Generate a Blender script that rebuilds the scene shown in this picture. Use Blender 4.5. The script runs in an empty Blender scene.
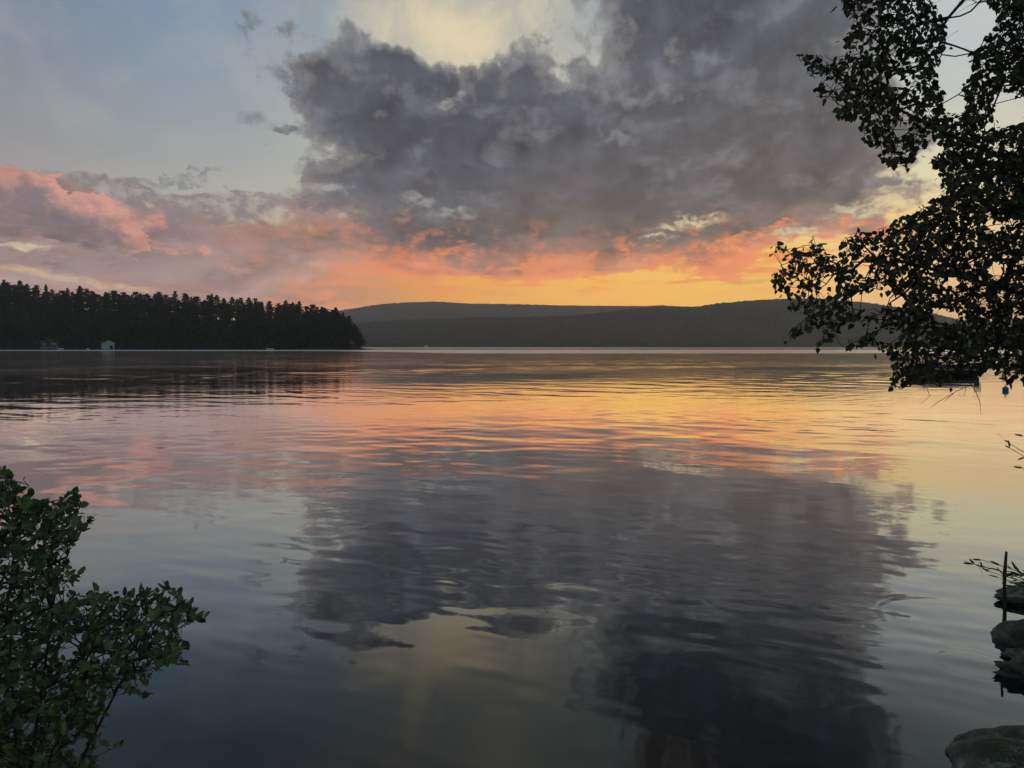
import bpy, bmesh, math, random
import numpy as np
from mathutils import Vector, Matrix, noise as mnoise

R = math.radians
scene = bpy.context.scene
col = scene.collection

# ------------------------------------------------------------------ camera
FPX = 745.0
PITCH = math.atan(37.5 / FPX)
CAM_H = 2.5
cam_data = bpy.data.cameras.new('camera')
cam_data.sensor_width = 36.0
cam_data.lens = 36.0 * FPX / 1024.0
cam_data.clip_start = 0.05
cam_data.clip_end = 60000
cam = bpy.data.objects.new('camera', cam_data)
col.objects.link(cam)
cam.location = (0, 0, CAM_H)
cam.rotation_euler = (math.pi / 2 - PITCH, 0, 0)
scene.camera = cam


def ray(px, py):
    x = (px - 512.0) / FPX
    z = -(py - 384.0) / FPX
    c, s = math.cos(PITCH), math.sin(PITCH)
    return Vector((x, c + z * s, z * c - s))


def at(px, py, d):
    r = ray(px, py)
    return Vector((0, 0, CAM_H)) + r * (d / r.y)


def azel(px, py):
    r = ray(px, py).normalized()
    return math.degrees(math.atan2(r.x, r.y)), math.degrees(math.asin(r.z))


# ------------------------------------------------------------------ sky
SUN_EL, SUN_AZ = 1.6, 7.0
HAZE = 1.8e-4
world = bpy.data.worlds.new('World')
scene.world = world
world.use_nodes = True
wt = world.node_tree
wt.nodes.clear()


class G:
    """tiny node-graph builder"""
    def __init__(self, tree):
        self.t = tree

    def node(self, kind, **kw):
        n = self.t.nodes.new(kind)
        for k, v in kw.items():
            setattr(n, k, v)
        return n

    def put(self, sock, v):
        if isinstance(v, bpy.types.NodeSocket):
            self.t.links.new(v, sock)
        elif v is not None:
            sock.default_value = v

    def m(self, op, a, b=None, c=None, clamp=False):
        n = self.node('ShaderNodeMath', operation=op)
        n.use_clamp = clamp
        self.put(n.inputs[0], a)
        if b is not None: self.put(n.inputs[1], b)
        if c is not None: self.put(n.inputs[2], c)
        return n.outputs[0]

    def mapr(self, v, a, b, c=0.0, d=1.0, smooth=True):
        n = self.node('ShaderNodeMapRange')
        n.interpolation_type = 'SMOOTHSTEP' if smooth else 'LINEAR'
        n.clamp = True
        for i, x in enumerate((v, a, b, c, d)):
            self.put(n.inputs[i], x)
        return n.outputs[0]

    def mix(self, f, a, b, blend='MIX'):
        n = self.node('ShaderNodeMix', data_type='RGBA', blend_type=blend)
        n.clamp_factor = True
        self.put(n.inputs[0], f)
        self.put(n.inputs[6], a)
        self.put(n.inputs[7], b)
        return n.outputs[2]

    def fmix(self, f, a, b):
        n = self.node('ShaderNodeMix', data_type='FLOAT')
        self.put(n.inputs[0], f)
        self.put(n.inputs[2], a)
        self.put(n.inputs[3], b)
        return n.outputs[0]

    def vec(self, x, y, z=0.0):
        n = self.node('ShaderNodeCombineXYZ')
        for i, v in enumerate((x, y, z)):
            self.put(n.inputs[i], v)
        return n.outputs[0]

    def noise(self, v, scale, detail=4, rough=0.55, dist=0.0, lac=2.0):
        n = self.node('ShaderNodeTexNoise')
        self.put(n.inputs['Vector'], v)
        n.inputs['Scale'].default_value = scale
        n.inputs['Detail'].default_value = detail
        n.inputs['Roughness'].default_value = rough
        n.inputs['Distortion'].default_value = dist
        n.inputs['Lacunarity'].default_value = lac
        return n.outputs[0]

    def vmath(self, op, a, b):
        n = self.node('ShaderNodeVectorMath', operation=op)
        self.put(n.inputs[0], a)
        self.put(n.inputs[1], b)
        return n.outputs[0]

    def rgb(self, c):
        n = self.node('ShaderNodeRGB')
        n.outputs[0].default_value = c
        return n.outputs[0]


def s2l(r, g, b):
    f = lambda u: (u / 255.0 / 12.92) if u <= 10.3 else (((u / 255.0) + 0.055) / 1.055) ** 2.4
    return (f(r), f(g), f(b), 1.0)


g = G(wt)
tc = g.node('ShaderNodeTexCoord')
sep = g.node('ShaderNodeSeparateXYZ')
wt.links.new(tc.outputs['Generated'], sep.inputs[0])
DX, DY, DZ = sep.outputs
AZ = g.m('MULTIPLY', g.m('ARCTAN2', DX, DY), 57.29578)
EL = g.m('MULTIPLY', g.m('ARCSINE', DZ), 57.29578)
LV = g.m('MULTIPLY', g.m('LOGARITHM', g.m('ADD', g.m('MAXIMUM', EL, -3.0), 6.0), math.e), 24.0)
P = g.vec(AZ, LV)

# broad warp so that the control grid never reads as a grid
w1 = g.noise(P, 0.12, 4, 0.6)
w2 = g.noise(g.vmath('ADD', P, (71.3, 19.7, 3.0)), 0.12, 4, 0.6)
damp = g.mapr(EL, 2.0, 14.0, 0.35, 1.0)
AZW = g.m('ADD', AZ, g.m('MULTIPLY', g.m('SUBTRACT', w1, 0.5), 9.0))
ELW = g.m('ADD', EL, g.m('MULTIPLY', g.m('MULTIPLY', g.m('SUBTRACT', w2, 0.5), 7.0), damp))

XS = [-50, 25, 100, 175, 250, 325, 400, 475, 550, 625, 700, 775, 850, 925, 1000, 1075]
YS = [-230, -150, -60, 0, 40, 80, 120, 160, 200, 235, 265, 300]
AZMIN, AZMAX = -45.0, 45.0


def grid(rows, az, el, has_a=False):
    """rows[y][x] of RGBA -> colour (and alpha) field over azimuth and elevation"""
    t = g.mapr(az, AZMIN, AZMAX, 0, 1, smooth=False)
    rc = ra = None
    prev_el = None
    for yi, row in enumerate(rows):
        cr = g.node('ShaderNodeValToRGB')
        cr.color_ramp.interpolation = 'B_SPLINE'
        el_row = azel(512, YS[yi])[1]
        els = cr.color_ramp.elements
        pos = []
        for x in XS:
            pos.append((azel(x, 200)[0] - AZMIN) / (AZMAX - AZMIN))
        while len(els) < len(XS):
            els.new(0.5)
        for i, p_ in enumerate(pos):
            els[i].position = p_
        for i in range(len(XS)):
            els[i].color = row[i]
        wt.links.new(t, cr.inputs[0])
        if rc is None:
            rc, ra = cr.outputs[0], cr.outputs[1]
        else:
            f = g.mapr(el, prev_el, el_row, 0, 1, smooth=True)
            rc = g.mix(f, rc, cr.outputs[0])
            if has_a:
                ra = g.fmix(f, ra, cr.outputs[1])
        prev_el = el_row
    return rc, ra


PAL = dict(B=(68, 74, 85), D=(64, 70, 78), G=(80, 84, 91), M=(86, 84, 88), W=(98, 90, 87), w=(128, 108, 102),
           P=(182, 136, 126), p=(128, 112, 118), O=(222, 130, 84), S=(176, 132, 114), L=(124, 124, 128),
           s=(150, 126, 120), q=(150, 134, 136))
DENS = """
0 0 0 1 2 2 2 1 1 4 7 7 6 2 1 1
0 0 0 1 2 2 2 1 1 4 8 8 7 2 1 1
0 0 0 1 2 2 2 1 1 5 9 9 8 2 1 1
0 0 0 0 1 2 1 1 2 8 9 9 8 1 0 0
0 0 0 0 3 5 3 2 5 6 9 9 8 1 0 0
0 0 0 0 4 7 9 7 7 6 8 9 8 2 0 0
0 0 2 0 4 7 9 9 9 8 9 9 8 3 1 1
1 1 0 0 2 6 8 9 9 9 9 9 8 4 2 2
5 5 3 2 3 6 8 9 9 9 9 9 7 4 3 3
8 8 8 7 6 6 8 9 9 9 9 8 6 4 3 3
6 6 7 8 8 7 6 9 8 7 7 4 2 2 2 2
5 5 6 7 7 6 2 1 1 1 1 1 1 1 1 1
"""
COLS = """
B B B B B B D D D D D D B B B B
B B B B B B D D D D D D B B B B
B B B B B B G D D D D D B B B B
G G G G G B G G G G B G G G G G
G G G G G G B B B G B G G G G G
G G G G G G B B G G G G G G G G
G G G L L B D B B G G M M M M M
P P P L L G B B G G M M M M M M
p p s p p G G G M M M M W W W W
q p P p s w M M W W W w w S S S
p p p s s S O w O w O O O O O O
q q s s s S O O O O O O O O O O
"""
SKYC = """
(96,112,134) (96,112,134) (98,114,136) (100,117,138) (104,120,140) (110,126,144) (122,134,146) (128,138,146) (124,136,148) (118,130,146) (112,126,144) (112,126,144) (116,130,146) (120,134,148) (124,138,150) (124,138,150)
(102,118,140) (102,118,140) (104,121,142) (106,124,145) (110,127,146) (118,133,148) (138,150,152) (146,160,160) (146,166,166) (142,164,166) (126,138,150) (126,138,150) (130,142,152) (136,148,156) (140,152,160) (140,152,160)
(110,127,148) (110,127,148) (112,131,153) (115,135,157) (120,138,158) (132,146,160) (158,164,162) (172,176,170) (160,174,170) (148,168,170) (140,152,164) (140,152,164) (150,160,170) (165,176,182) (168,180,186) (168,180,186)
(114,130,150) (116,132,152) (118,137,159) (121,142,165) (126,146,166) (140,154,167) (166,168,166) (172,176,168) (164,168,166) (140,154,168) (150,160,172) (155,166,175) (166,176,184) (180,190,196) (180,190,196) (180,190,196)
(118,132,150) (119,134,153) (121,140,160) (124,145,167) (130,148,167) (144,157,168) (170,172,168) (182,184,172) (176,176,166) (150,160,170) (160,168,175) (165,172,178) (172,180,186) (182,192,196) (182,192,196) (182,192,196)
(124,135,150) (124,137,153) (127,143,160) (131,149,166) (138,153,166) (150,160,168) (175,175,168) (188,190,176) (196,194,180) (175,180,180) (180,182,180) (175,180,182) (178,184,186) (184,192,194) (184,192,194) (184,192,194)
(132,138,148) (132,140,150) (135,147,158) (140,153,163) (146,158,165) (158,165,167) (185,185,175) (205,202,180) (200,198,182) (180,184,182) (185,186,180) (180,184,182) (182,186,185) (186,192,190) (186,192,190) (186,192,190)
(140,140,145) (142,144,148) (145,151,154) (150,157,159) (158,164,164) (168,171,166) (185,186,172) (200,196,170) (200,192,165) (195,188,165) (195,190,170) (195,192,175) (200,198,180) (208,204,180) (200,198,180) (200,198,180)
(150,142,144) (155,148,148) (160,158,154) (165,164,160) (170,170,162) (180,178,162) (190,182,155) (205,185,145) (215,185,140) (220,190,145) (215,190,145) (215,195,150) (222,208,165) (222,212,170) (215,205,170) (215,205,170)
(160,146,142) (165,150,144) (170,155,146) (175,158,146) (180,162,142) (188,168,140) (200,165,125) (215,170,110) (228,178,105) (232,185,110) (235,188,115) (236,192,120) (235,198,130) (232,202,140) (225,195,145) (225,195,145)
(186,164,140) (190,166,140) (186,158,136) (172,146,130) (172,142,124) (188,142,112) (212,148,79) (230,165,74) (236,178,79) (238,184,82) (238,188,84) (238,192,89) (234,196,130) (231,198,140) (224,190,140) (224,190,140)
(168,142,132) (165,140,130) (158,134,126) (152,130,124) (152,126,120) (176,130,110) (212,142,78) (230,160,70) (238,172,72) (240,178,74) (238,180,74) (236,180,76) (228,180,110) (224,180,120) (216,173,120) (216,173,120)
"""
drows, crows = [], []
dl = [l.split() for l in DENS.strip().splitlines()]
cl = [l.split() for l in COLS.strip().splitlines()]
for dr, cr_ in zip(dl, cl):
    crows.append([s2l(*PAL[c])[:3] + (int(d) / 9.0,) for d, c in zip(dr, cr_)])
skyrows = [[s2l(*eval(c)) for c in l.split()] for l in SKYC.strip().splitlines()]

cloudC, dens = grid(crows, AZW, ELW, True)
skyC, _ = grid(skyrows, g.m('ADD', AZ, g.m('MULTIPLY', g.m('SUBTRACT', w1, 0.5), 4.0)), EL)

# fine cloud structure
n1 = g.noise(P, 0.22, 7, 0.58, 0.12)
n2 = g.noise(g.vmath('ADD', P, (0.9, -1.6, 0.0)), 0.22, 6, 0.58, 0.12)
n3 = g.noise(g.vmath('ADD', P, (33.0, 5.0, 8.0)), 0.75, 6, 0.6, 0.4)
strat = g.noise(g.vmath('MULTIPLY', P, (0.35, 1.5, 1.0)), 0.35, 5, 0.6, 0.3)
nz = g.m('ADD', g.m('MULTIPLY', g.m('SUBTRACT', n1, 0.5), 1.9), g.m('MULTIPLY', g.m('SUBTRACT', n3, 0.5), 0.85))
lowf = g.mapr(EL, 2.0, 10.0, 1.0, 0.0)
nz = g.m('ADD', nz, g.m('MULTIPLY', g.m('MULTIPLY', g.m('SUBTRACT', strat, 0.5), 1.2), lowf))
fld = g.m('ADD', g.m('SUBTRACT', dens, 0.5), g.m('MULTIPLY', nz, 0.62))
cov = g.mapr(fld, -0.07, 0.12)
edge = g.m('MULTIPLY', g.mapr(fld, -0.12, 0.02), g.mapr(fld, 0.10, 0.32, 1.0, 0.0))

# light on the clouds: bright from the low sun side, soft folds elsewhere
relief = g.m('MULTIPLY', g.m('SUBTRACT', n1, n2), 1.7)
shade = g.m('ADD', 1.0, g.m('ADD', relief, g.m('MULTIPLY', g.m('SUBTRACT', n3, 0.5), 0.55)))
shade = g.m('MAXIMUM', shade, 0.55)
sh = g.node('ShaderNodeVectorMath', operation='SCALE')
wt.links.new(cloudC, sh.inputs[0])
wt.links.new(shade, sh.inputs['Scale'])
cl_lit = sh.outputs[0]
# fiery undersides close to the sun, pink at the left
rimramp = g.node('ShaderNodeValToRGB')
els = rimramp.color_ramp.elements
els[0].position = 0.0; els[0].color = s2l(238, 150, 80)
els[1].position = 1.0; els[1].color = s2l(168, 168, 165)
for p_, c_ in ((0.22, (238, 142, 84)), (0.36, (228, 140, 100)), (0.5, (158, 152, 150))):
    e = els.new(p_); e.color = s2l(*c_)
wt.links.new(g.mapr(EL, 0.0, 22.0, 0, 1, smooth=False), rimramp.inputs[0])
rim_amt = g.m('MULTIPLY', edge, g.mapr(EL, 3.0, 16.0, 0.75, 0.40))
rim_az = g.mapr(g.m('ABSOLUTE', g.m('SUBTRACT', AZ, 6.0)), 14.0, 30.0, 1.0, 0.22)
rim_amt = g.m('MULTIPLY', rim_amt, rim_az)
cl_lit = g.mix(rim_amt, cl_lit, rimramp.outputs[0])
# embers: torn glowing patches low in the big cloud
band = g.m('MULTIPLY', g.mapr(EL, 3.2, 5.2), g.mapr(EL, 6.5, 10.5, 1.0, 0.0))
band = g.m('MULTIPLY', band, g.m('MULTIPLY', g.mapr(AZ, -14.0, -5.0), g.mapr(AZ, 22.0, 30.0, 1.0, 0.0)))
emb = g.mapr(g.noise(g.vmath('ADD', P, (5.0, 91.0, 2.0)), 0.5, 6, 0.65, 0.15), 0.48, 0.66)
cl_lit = g.mix(g.m('MULTIPLY', band, g.m('MULTIPLY', emb, 0.8)), cl_lit, g.rgb(s2l(230, 132, 80)))
# high thin cream wisps
wz = g.noise(g.vmath('MULTIPLY', g.vmath('ADD', P, (12.0, 4.0, 6.0)), (1.0, 1.3, 1.0)), 0.20, 8, 0.6, 0.3)
wm = g.mapr(wz, 0.42, 0.66)
wg = g.m('MULTIPLY', g.mapr(g.m('ABSOLUTE', g.m('ADD', AZ, 4.0)), 1.0, 13.0, 1.0, 0.0), g.m('MULTIPLY', g.mapr(EL, 15.0, 20.0), g.mapr(EL, 24.0, 31.0, 1.0, 0.35)))
wgen = g.m('MULTIPLY', g.mapr(EL, 8.0, 18.0), 0.12)
skyC = g.mix(g.m('MULTIPLY', wm, g.m('MAXIMUM', g.m('MULTIPLY', wg, 0.85), wgen)), skyC, g.rgb(s2l(216, 206, 180)))
cr_f = g.m('SUBTRACT', 1.0, g.m('SQRT', g.m('ADD', g.m('POWER', g.m('DIVIDE', g.m('ADD', AZW, 4.2), 6.2), 2.0), g.m('POWER', g.m('DIVIDE', g.m('SUBTRACT', ELW, 22.0), 4.6), 2.0))))
skyC = g.mix(g.m('MULTIPLY', g.m('MULTIPLY', g.mapr(cr_f, -0.25, 0.8), 0.9), g.mapr(wz, 0.34, 0.56, 0.45, 1.0)), skyC, g.rgb(s2l(224, 208, 172)))
fire = g.m('MULTIPLY', g.mapr(strat, 0.47, 0.60), g.m('MULTIPLY', g.mapr(EL, 3.2, 5.2), g.mapr(AZ, 24.0, 30.0, 1.0, 0.0)))
fire = g.m('MULTIPLY', fire, g.m('MULTIPLY', g.mapr(EL, 6.5, 10.0, 1.0, 0.0), g.mapr(AZ, -14.0, -6.0)))
skyC = g.mix(g.m('MULTIPLY', fire, 0.75), skyC, g.rgb(s2l(232, 128, 70)))
# lighter torn places inside the big cloud
n4 = g.noise(g.vmath('MULTIPLY', g.vmath('ADD', P, (3.0, 61.0, 9.0)), (1.0, 1.35, 1.0)), 0.30, 6, 0.62, 0.25)
lightp = g.m('MULTIPLY', g.mapr(n4, 0.50, 0.70), g.mapr(EL, 7.0, 12.0))
cl_lit = g.mix(g.m('MULTIPLY', lightp, 0.32), cl_lit, g.rgb(s2l(148, 150, 154)))
dark4 = g.m('MULTIPLY', g.mapr(n4, 0.46, 0.30), 0.30)
cl_lit = g.mix(dark4, cl_lit, g.rgb(s2l(72, 73, 80)))
painted = g.mix(cov, skyC, cl_lit)

# single clouds and gaps that stand out, by direction in the sky
AZP = g.m('ADD', AZ, g.m('MULTIPLY', g.m('SUBTRACT', n3, 0.5), 3.4))
ELP = g.m('ADD', EL, g.m('MULTIPLY', g.m('SUBTRACT', g.noise(g.vmath('ADD', P, (8.0, 8.0, 1.0)), 0.6, 7, 0.62, 0.2), 0.5), 3.0))


def puff(px, py, rx, ry, rot=0.0, warp=1.0):
    a0, e0 = azel(px, py)
    ra = abs(azel(px + rx, py)[0] - a0); re_ = abs(azel(px, py - ry)[1] - e0)
    da = g.m('SUBTRACT', AZP, a0); de = g.m('SUBTRACT', ELP if warp == 1.0 else g.fmix(warp, EL, ELP), e0)
    if rot:
        c_, s_ = math.cos(R(rot)), math.sin(R(rot))
        da, de = g.m('ADD', g.m('MULTIPLY', da, c_), g.m('MULTIPLY', de, s_)), g.m('SUBTRACT', g.m('MULTIPLY', de, c_), g.m('MULTIPLY', da, s_))
    da = g.m('DIVIDE', da, ra); de = g.m('DIVIDE', de, re_)
    return g.m('SUBTRACT', 1.0, g.m('SQRT', g.m('ADD', g.m('MULTIPLY', da, da), g.m('MULTIPLY', de, de))))


def union(fs):
    o_ = fs[0]
    for f_ in fs[1:]:
        o_ = g.m('MAXIMUM', o_, f_)
    return o_


nf = g.noise(g.vmath('ADD', P, (1.0, 17.0, 4.0)), 1.3, 6, 0.68, 0.1)
torn = g.mapr(nf, 0.36, 0.60, 0.25, 1.0)


def lay(base, f, c, a=1.0, lo=-0.02, hi=0.25):
    return g.mix(g.m('MULTIPLY', g.m('MULTIPLY', g.mapr(f, lo, hi), a), torn), base, g.rgb(s2l(*c)))


# grey-mauve banks right of the pink cumulus
painted = lay(painted, union([puff(205, 208, 75, 17, 3), puff(245, 200, 40, 12), puff(120, 190, 60, 12, -14)]), (126, 116, 120), 0.9, 0.0, 0.3)
painted = lay(painted, union([puff(165, 183, 50, 5, 5), puff(205, 175, 26, 4, 12)]), (118, 122, 128), 0.75, 0, .4)
# main cloud fragments on its left
painted = lay(painted, union([puff(330, 203, 44, 12, 5), puff(372, 208, 34, 22), puff(296, 92, 16, 10), puff(285, 130, 18, 6)]), (100, 101, 108), 0.85, 0, .35)
# pink cumulus: lit towards the edge, mauve inside
cum = union([puff(-10, 205, 70, 40), puff(40, 196, 28, 26), puff(85, 222, 50, 28), puff(122, 238, 28, 22)])
cum_in = union([puff(-24, 214, 70, 40), puff(30, 206, 28, 24), puff(72, 232, 50, 26), puff(106, 248, 28, 22)])
cumc = g.mix(g.mapr(g.m('ADD', cum_in, g.m('MULTIPLY', g.m('SUBTRACT', nf, 0.5), 1.0)), -0.40, 0.50), g.rgb(s2l(196, 142, 126)), g.rgb(s2l(118, 104, 109)))
shd = g.node('ShaderNodeVectorMath', operation='SCALE')
g.put(shd.inputs[0], cumc); g.put(shd.inputs['Scale'], g.mapr(n1, 0.35, 0.62, 0.78, 1.12))
cumc = shd.outputs[0]
cumc = g.mix(g.m('MULTIPLY', g.mapr(nf, 0.5, 0.66), 0.3), cumc, g.rgb(s2l(176, 136, 126)))
painted = g.mix(g.mapr(cum, -0.02, 0.08), painted, cumc)
painted = lay(painted, union([puff(156, 224, 17, 8), puff(202, 251, 13, 9, -20), puff(232, 266, 26, 4, -14), puff(170, 248, 24, 3, -8)]), (204, 142, 122), 0.75, -.1, .6)
# mauve bank over the wood, pale gaps in it
painted = lay(painted, union([puff(110, 262, 190, 22, -3)]), (150, 130, 126), 0.8, 0, .5)
painted = lay(painted, union([puff(20, 246, 40, 3.5, -3, .4)]), (205, 190, 158), 0.85, 0, .5)
painted = lay(painted, union([puff(50, 275, 75, 6, -8, .4), puff(115, 287, 60, 4, -5, .4)]), (206, 176, 140), 0.8, 0, .6)
# bright gaps
painted = lay(painted, union([puff(451, 101, 17, 5, 10), puff(452, 212, 26, 6), puff(330, 186, 26, 6), puff(418, 198, 20, 7)]), (176, 174, 168), 0.55, -.25, .7)
painted = lay(painted, union([puff(708, 62, 22, 14), puff(560, 85, 24, 9), puff(640, 100, 18, 8), puff(618, 138, 22, 6)]), (140, 146, 154), 0.5, -.3, .8)
painted = lay(painted, union([puff(690, 222, 46, 6, 3), puff(655, 238, 20, 4), puff(800, 232, 40, 6), puff(868, 208, 50, 11, 6), puff(900, 190, 40, 8)]), (216, 196, 156), 0.85, -.2, .7)
painted = lay(painted, union([puff(735, 240, 60, 7, 10), puff(640, 262, 40, 5, 8), puff(850, 222, 30, 4), puff(520, 268, 70, 7), puff(780, 225, 26, 3)]), (232, 142, 88), 0.75, -.2, .7)
painted = lay(painted, union([puff(480, 262, 50, 9), puff(690, 256, 26, 7), puff(560, 245, 70, 12)]), (140, 112, 102), 0.75, 0, .5)
painted = lay(painted, puff(742, 283, 30, 2.6, 3, .3), (196, 142, 84), 0.8, 0, .5)

# physical sky for the whole dome; cloudscape over it in the part of the sky the clouds fill
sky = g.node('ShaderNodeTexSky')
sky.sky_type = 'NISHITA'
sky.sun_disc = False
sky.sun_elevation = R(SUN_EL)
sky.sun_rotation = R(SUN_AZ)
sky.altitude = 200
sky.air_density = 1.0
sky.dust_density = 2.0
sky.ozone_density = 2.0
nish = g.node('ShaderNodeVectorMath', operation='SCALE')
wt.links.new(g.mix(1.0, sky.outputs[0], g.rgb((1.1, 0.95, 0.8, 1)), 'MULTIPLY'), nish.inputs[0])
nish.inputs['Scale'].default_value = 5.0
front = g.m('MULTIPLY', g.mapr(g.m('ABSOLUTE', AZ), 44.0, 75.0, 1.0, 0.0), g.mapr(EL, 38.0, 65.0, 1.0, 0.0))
# the painted values are display values; the Background strength scales both
BG = 0.12
inv = g.node('ShaderNodeVectorMath', operation='SCALE')
wt.links.new(painted, inv.inputs[0])
# the sky beyond the air of the valley is brighter than it looks through that air
pathl = g.m('MINIMUM', g.m('DIVIDE', 347.0, g.m('MAXIMUM', DZ, 0.01)), 7500.0)
gain = g.m('EXPONENT', g.m('MULTIPLY', pathl, HAZE * 0.85))
g.put(inv.inputs['Scale'], g.m('MULTIPLY', gain, 0.98 / BG))
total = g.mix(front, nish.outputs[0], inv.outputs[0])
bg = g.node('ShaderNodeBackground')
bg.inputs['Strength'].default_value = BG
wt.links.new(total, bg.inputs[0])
wo = g.node('ShaderNodeOutputWorld')
wt.links.new(bg.outputs[0], wo.inputs[0])
world.cycles.sampling_method = 'MANUAL'
world.cycles.sample_map_resolution = 512

# ------------------------------------------------------------------ sun, just set behind the far ridge
sd = bpy.data.lights.new('sun', 'SUN')
sd.energy = 0.4
sd.angle = R(0.6)
sd.color = (1.0, 0.62, 0.36)
so = bpy.data.objects.new('sun', sd)
col.objects.link(so)
d_ = Vector((math.sin(R(SUN_AZ)) * math.cos(R(SUN_EL)), math.cos(R(SUN_AZ)) * math.cos(R(SUN_EL)), math.sin(R(SUN_EL))))
so.rotation_euler = d_.to_track_quat('Z', 'Y').to_euler()

scene.view_settings.view_transform = 'Standard'
scene.view_settings.look = 'None'
scene.view_settings.exposure = 0.0
scene.view_settings.gamma = 1.0
scene.view_settings.use_curve_mapping = False
scene.cycles.max_bounces = 5
scene.cycles.diffuse_bounces = 2
scene.cycles.glossy_bounces = 3
scene.cycles.transmission_bounces = 3
scene.cycles.volume_bounces = 0
scene.cycles.use_adaptive_sampling = True
scene.cycles.adaptive_threshold = 0.025

# ------------------------------------------------------------------ helpers
rnd = random.Random(7)
nrs = np.random.RandomState(11)


def tag(o, label=None, cat=None, group=None, kind=None):
    if label: o['label'] = label
    if cat: o['category'] = cat
    if group: o['group'] = group
    if kind: o['kind'] = kind
    return o


def empty(name, loc=(0, 0, 0), rz=0.0):
    o = bpy.data.objects.new(name, None)
    o.empty_display_size = 0.2
    o.location = loc
    o.rotation_euler = (0, 0, rz)
    col.objects.link(o)
    return o


def mesh_obj(name, verts, faces, mat, parent=None, smooth=False, loc=None):
    me = bpy.data.meshes.new(name)
    me.from_pydata([tuple(v) for v in verts], [], [tuple(f) for f in faces])
    me.materials.append(mat)
    if smooth:
        me.polygons.foreach_set('use_smooth', [True] * len(me.polygons))
    me.update()
    o = bpy.data.objects.new(name, me)
    col.objects.link(o)
    if parent: o.parent = parent
    if loc: o.location = loc
    return o


class MB:
    def __init__(self):
        self.v, self.f = [], []

    def add(self, vs, fs):
        b = len(self.v)
        self.v += [tuple(x) for x in vs]
        self.f += [tuple(i + b for i in q) for q in fs]
        return self

    def box(self, cx, cy, cz, sx, sy, sz):
        vs = [(cx + a * sx / 2, cy + b * sy / 2, cz + c * sz / 2) for a in (-1, 1) for b in (-1, 1) for c in (-1, 1)]
        return self.add(vs, [(0, 1, 3, 2), (4, 6, 7, 5), (0, 4, 5, 1), (2, 3, 7, 6), (0, 2, 6, 4), (1, 5, 7, 3)])

    def tube(self, pts, radii, n=6, cap=True):
        pts = [Vector(p) for p in pts]
        rings = []
        for i, p in enumerate(pts):
            t = (pts[min(i + 1, len(pts) - 1)] - pts[max(i - 1, 0)])
            t = t.normalized() if t.length > 1e-9 else Vector((0, 0, 1))
            a = t.cross(Vector((0, 0, 1)))
            if a.length < 1e-3: a = t.cross(Vector((1, 0, 0)))
            a.normalize(); b = t.cross(a)
            rings.append([p + (a * math.cos(2 * math.pi * k / n) + b * math.sin(2 * math.pi * k / n)) * radii[i] for k in range(n)])
        vs = [q for r_ in rings for q in r_]
        fs = []
        for i in range(len(pts) - 1):
            for k in range(n):
                k2 = (k + 1) % n
                fs.append((i * n + k, i * n + k2, (i + 1) * n + k2, (i + 1) * n + k))
        if cap:
            fs.append(tuple(range(n))[::-1])
            fs.append(tuple((len(pts) - 1) * n + k for k in range(n)))
        return self.add(vs, fs)

    def build(self, name, mat, parent=None, smooth=False):
        return mesh_obj(name, self.v, self.f, mat, parent, smooth)


def material(name, base, rough=0.8, var=0.0, scale=3.0, bump=0.0, bscale=20.0, spec=0.3, dark=None, detail=6):
    m_ = bpy.data.materials.new(name)
    m_.use_nodes = True
    t = m_.node_tree
    b = t.nodes['Principled BSDF']
    b.inputs['Roughness'].default_value = rough
    b.inputs['Specular IOR Level'].default_value = spec
    q = G(t)
    c = q.node('ShaderNodeTexCoord')
    if var > 0:
        n = q.noise(c.outputs['Object'], scale, detail, 0.65)
        n = q.mapr(n, 0.5 - 0.22, 0.5 + 0.22, 0, 1)
        d = dark or tuple(x * (1 - var) for x in base[:3])
        q.put(b.inputs['Base Color'], q.mix(n, q.rgb(tuple(d[:3]) + (1,)), q.rgb(tuple(base[:3]) + (1,))))
    else:
        b.inputs['Base Color'].default_value = tuple(base[:3]) + (1,)
    if bump > 0:
        bn = q.node('ShaderNodeBump')
        bn.inputs['Strength'].default_value = 1.0
        bn.inputs['Distance'].default_value = bump
        q.put(bn.inputs['Height'], q.noise(c.outputs['Object'], bscale, 8, 0.65))
        t.links.new(bn.outputs[0], b.inputs['Normal'])
    return m_


def leaf_material(name, c1, c2, trans=0.25, rough=0.5, spec=0.35):
    m_ = bpy.data.materials.new(name)
    m_.use_nodes = True
    t = m_.node_tree
    b = t.nodes['Principled BSDF']
    b.inputs['Roughness'].default_value = rough
    b.inputs['Specular IOR Level'].default_value = spec
    q = G(t)
    geo = q.node('ShaderNodeNewGeometry')
    c = q.mix(geo.outputs['Random Per Island'], q.rgb(tuple(c1) + (1,)), q.rgb(tuple(c2) + (1,)))
    q.put(b.inputs['Base Color'], c)
    tr = q.node('ShaderNodeBsdfTranslucent')
    q.put(tr.inputs[0], c)
    mx = q.node('ShaderNodeMixShader')
    mx.inputs[0].default_value = trans
    t.links.new(b.outputs[0], mx.inputs[1])
    t.links.new(tr.outputs[0], mx.inputs[2])
    t.links.new(mx.outputs[0], t.nodes['Material Output'].inputs[0])
    return m_


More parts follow.
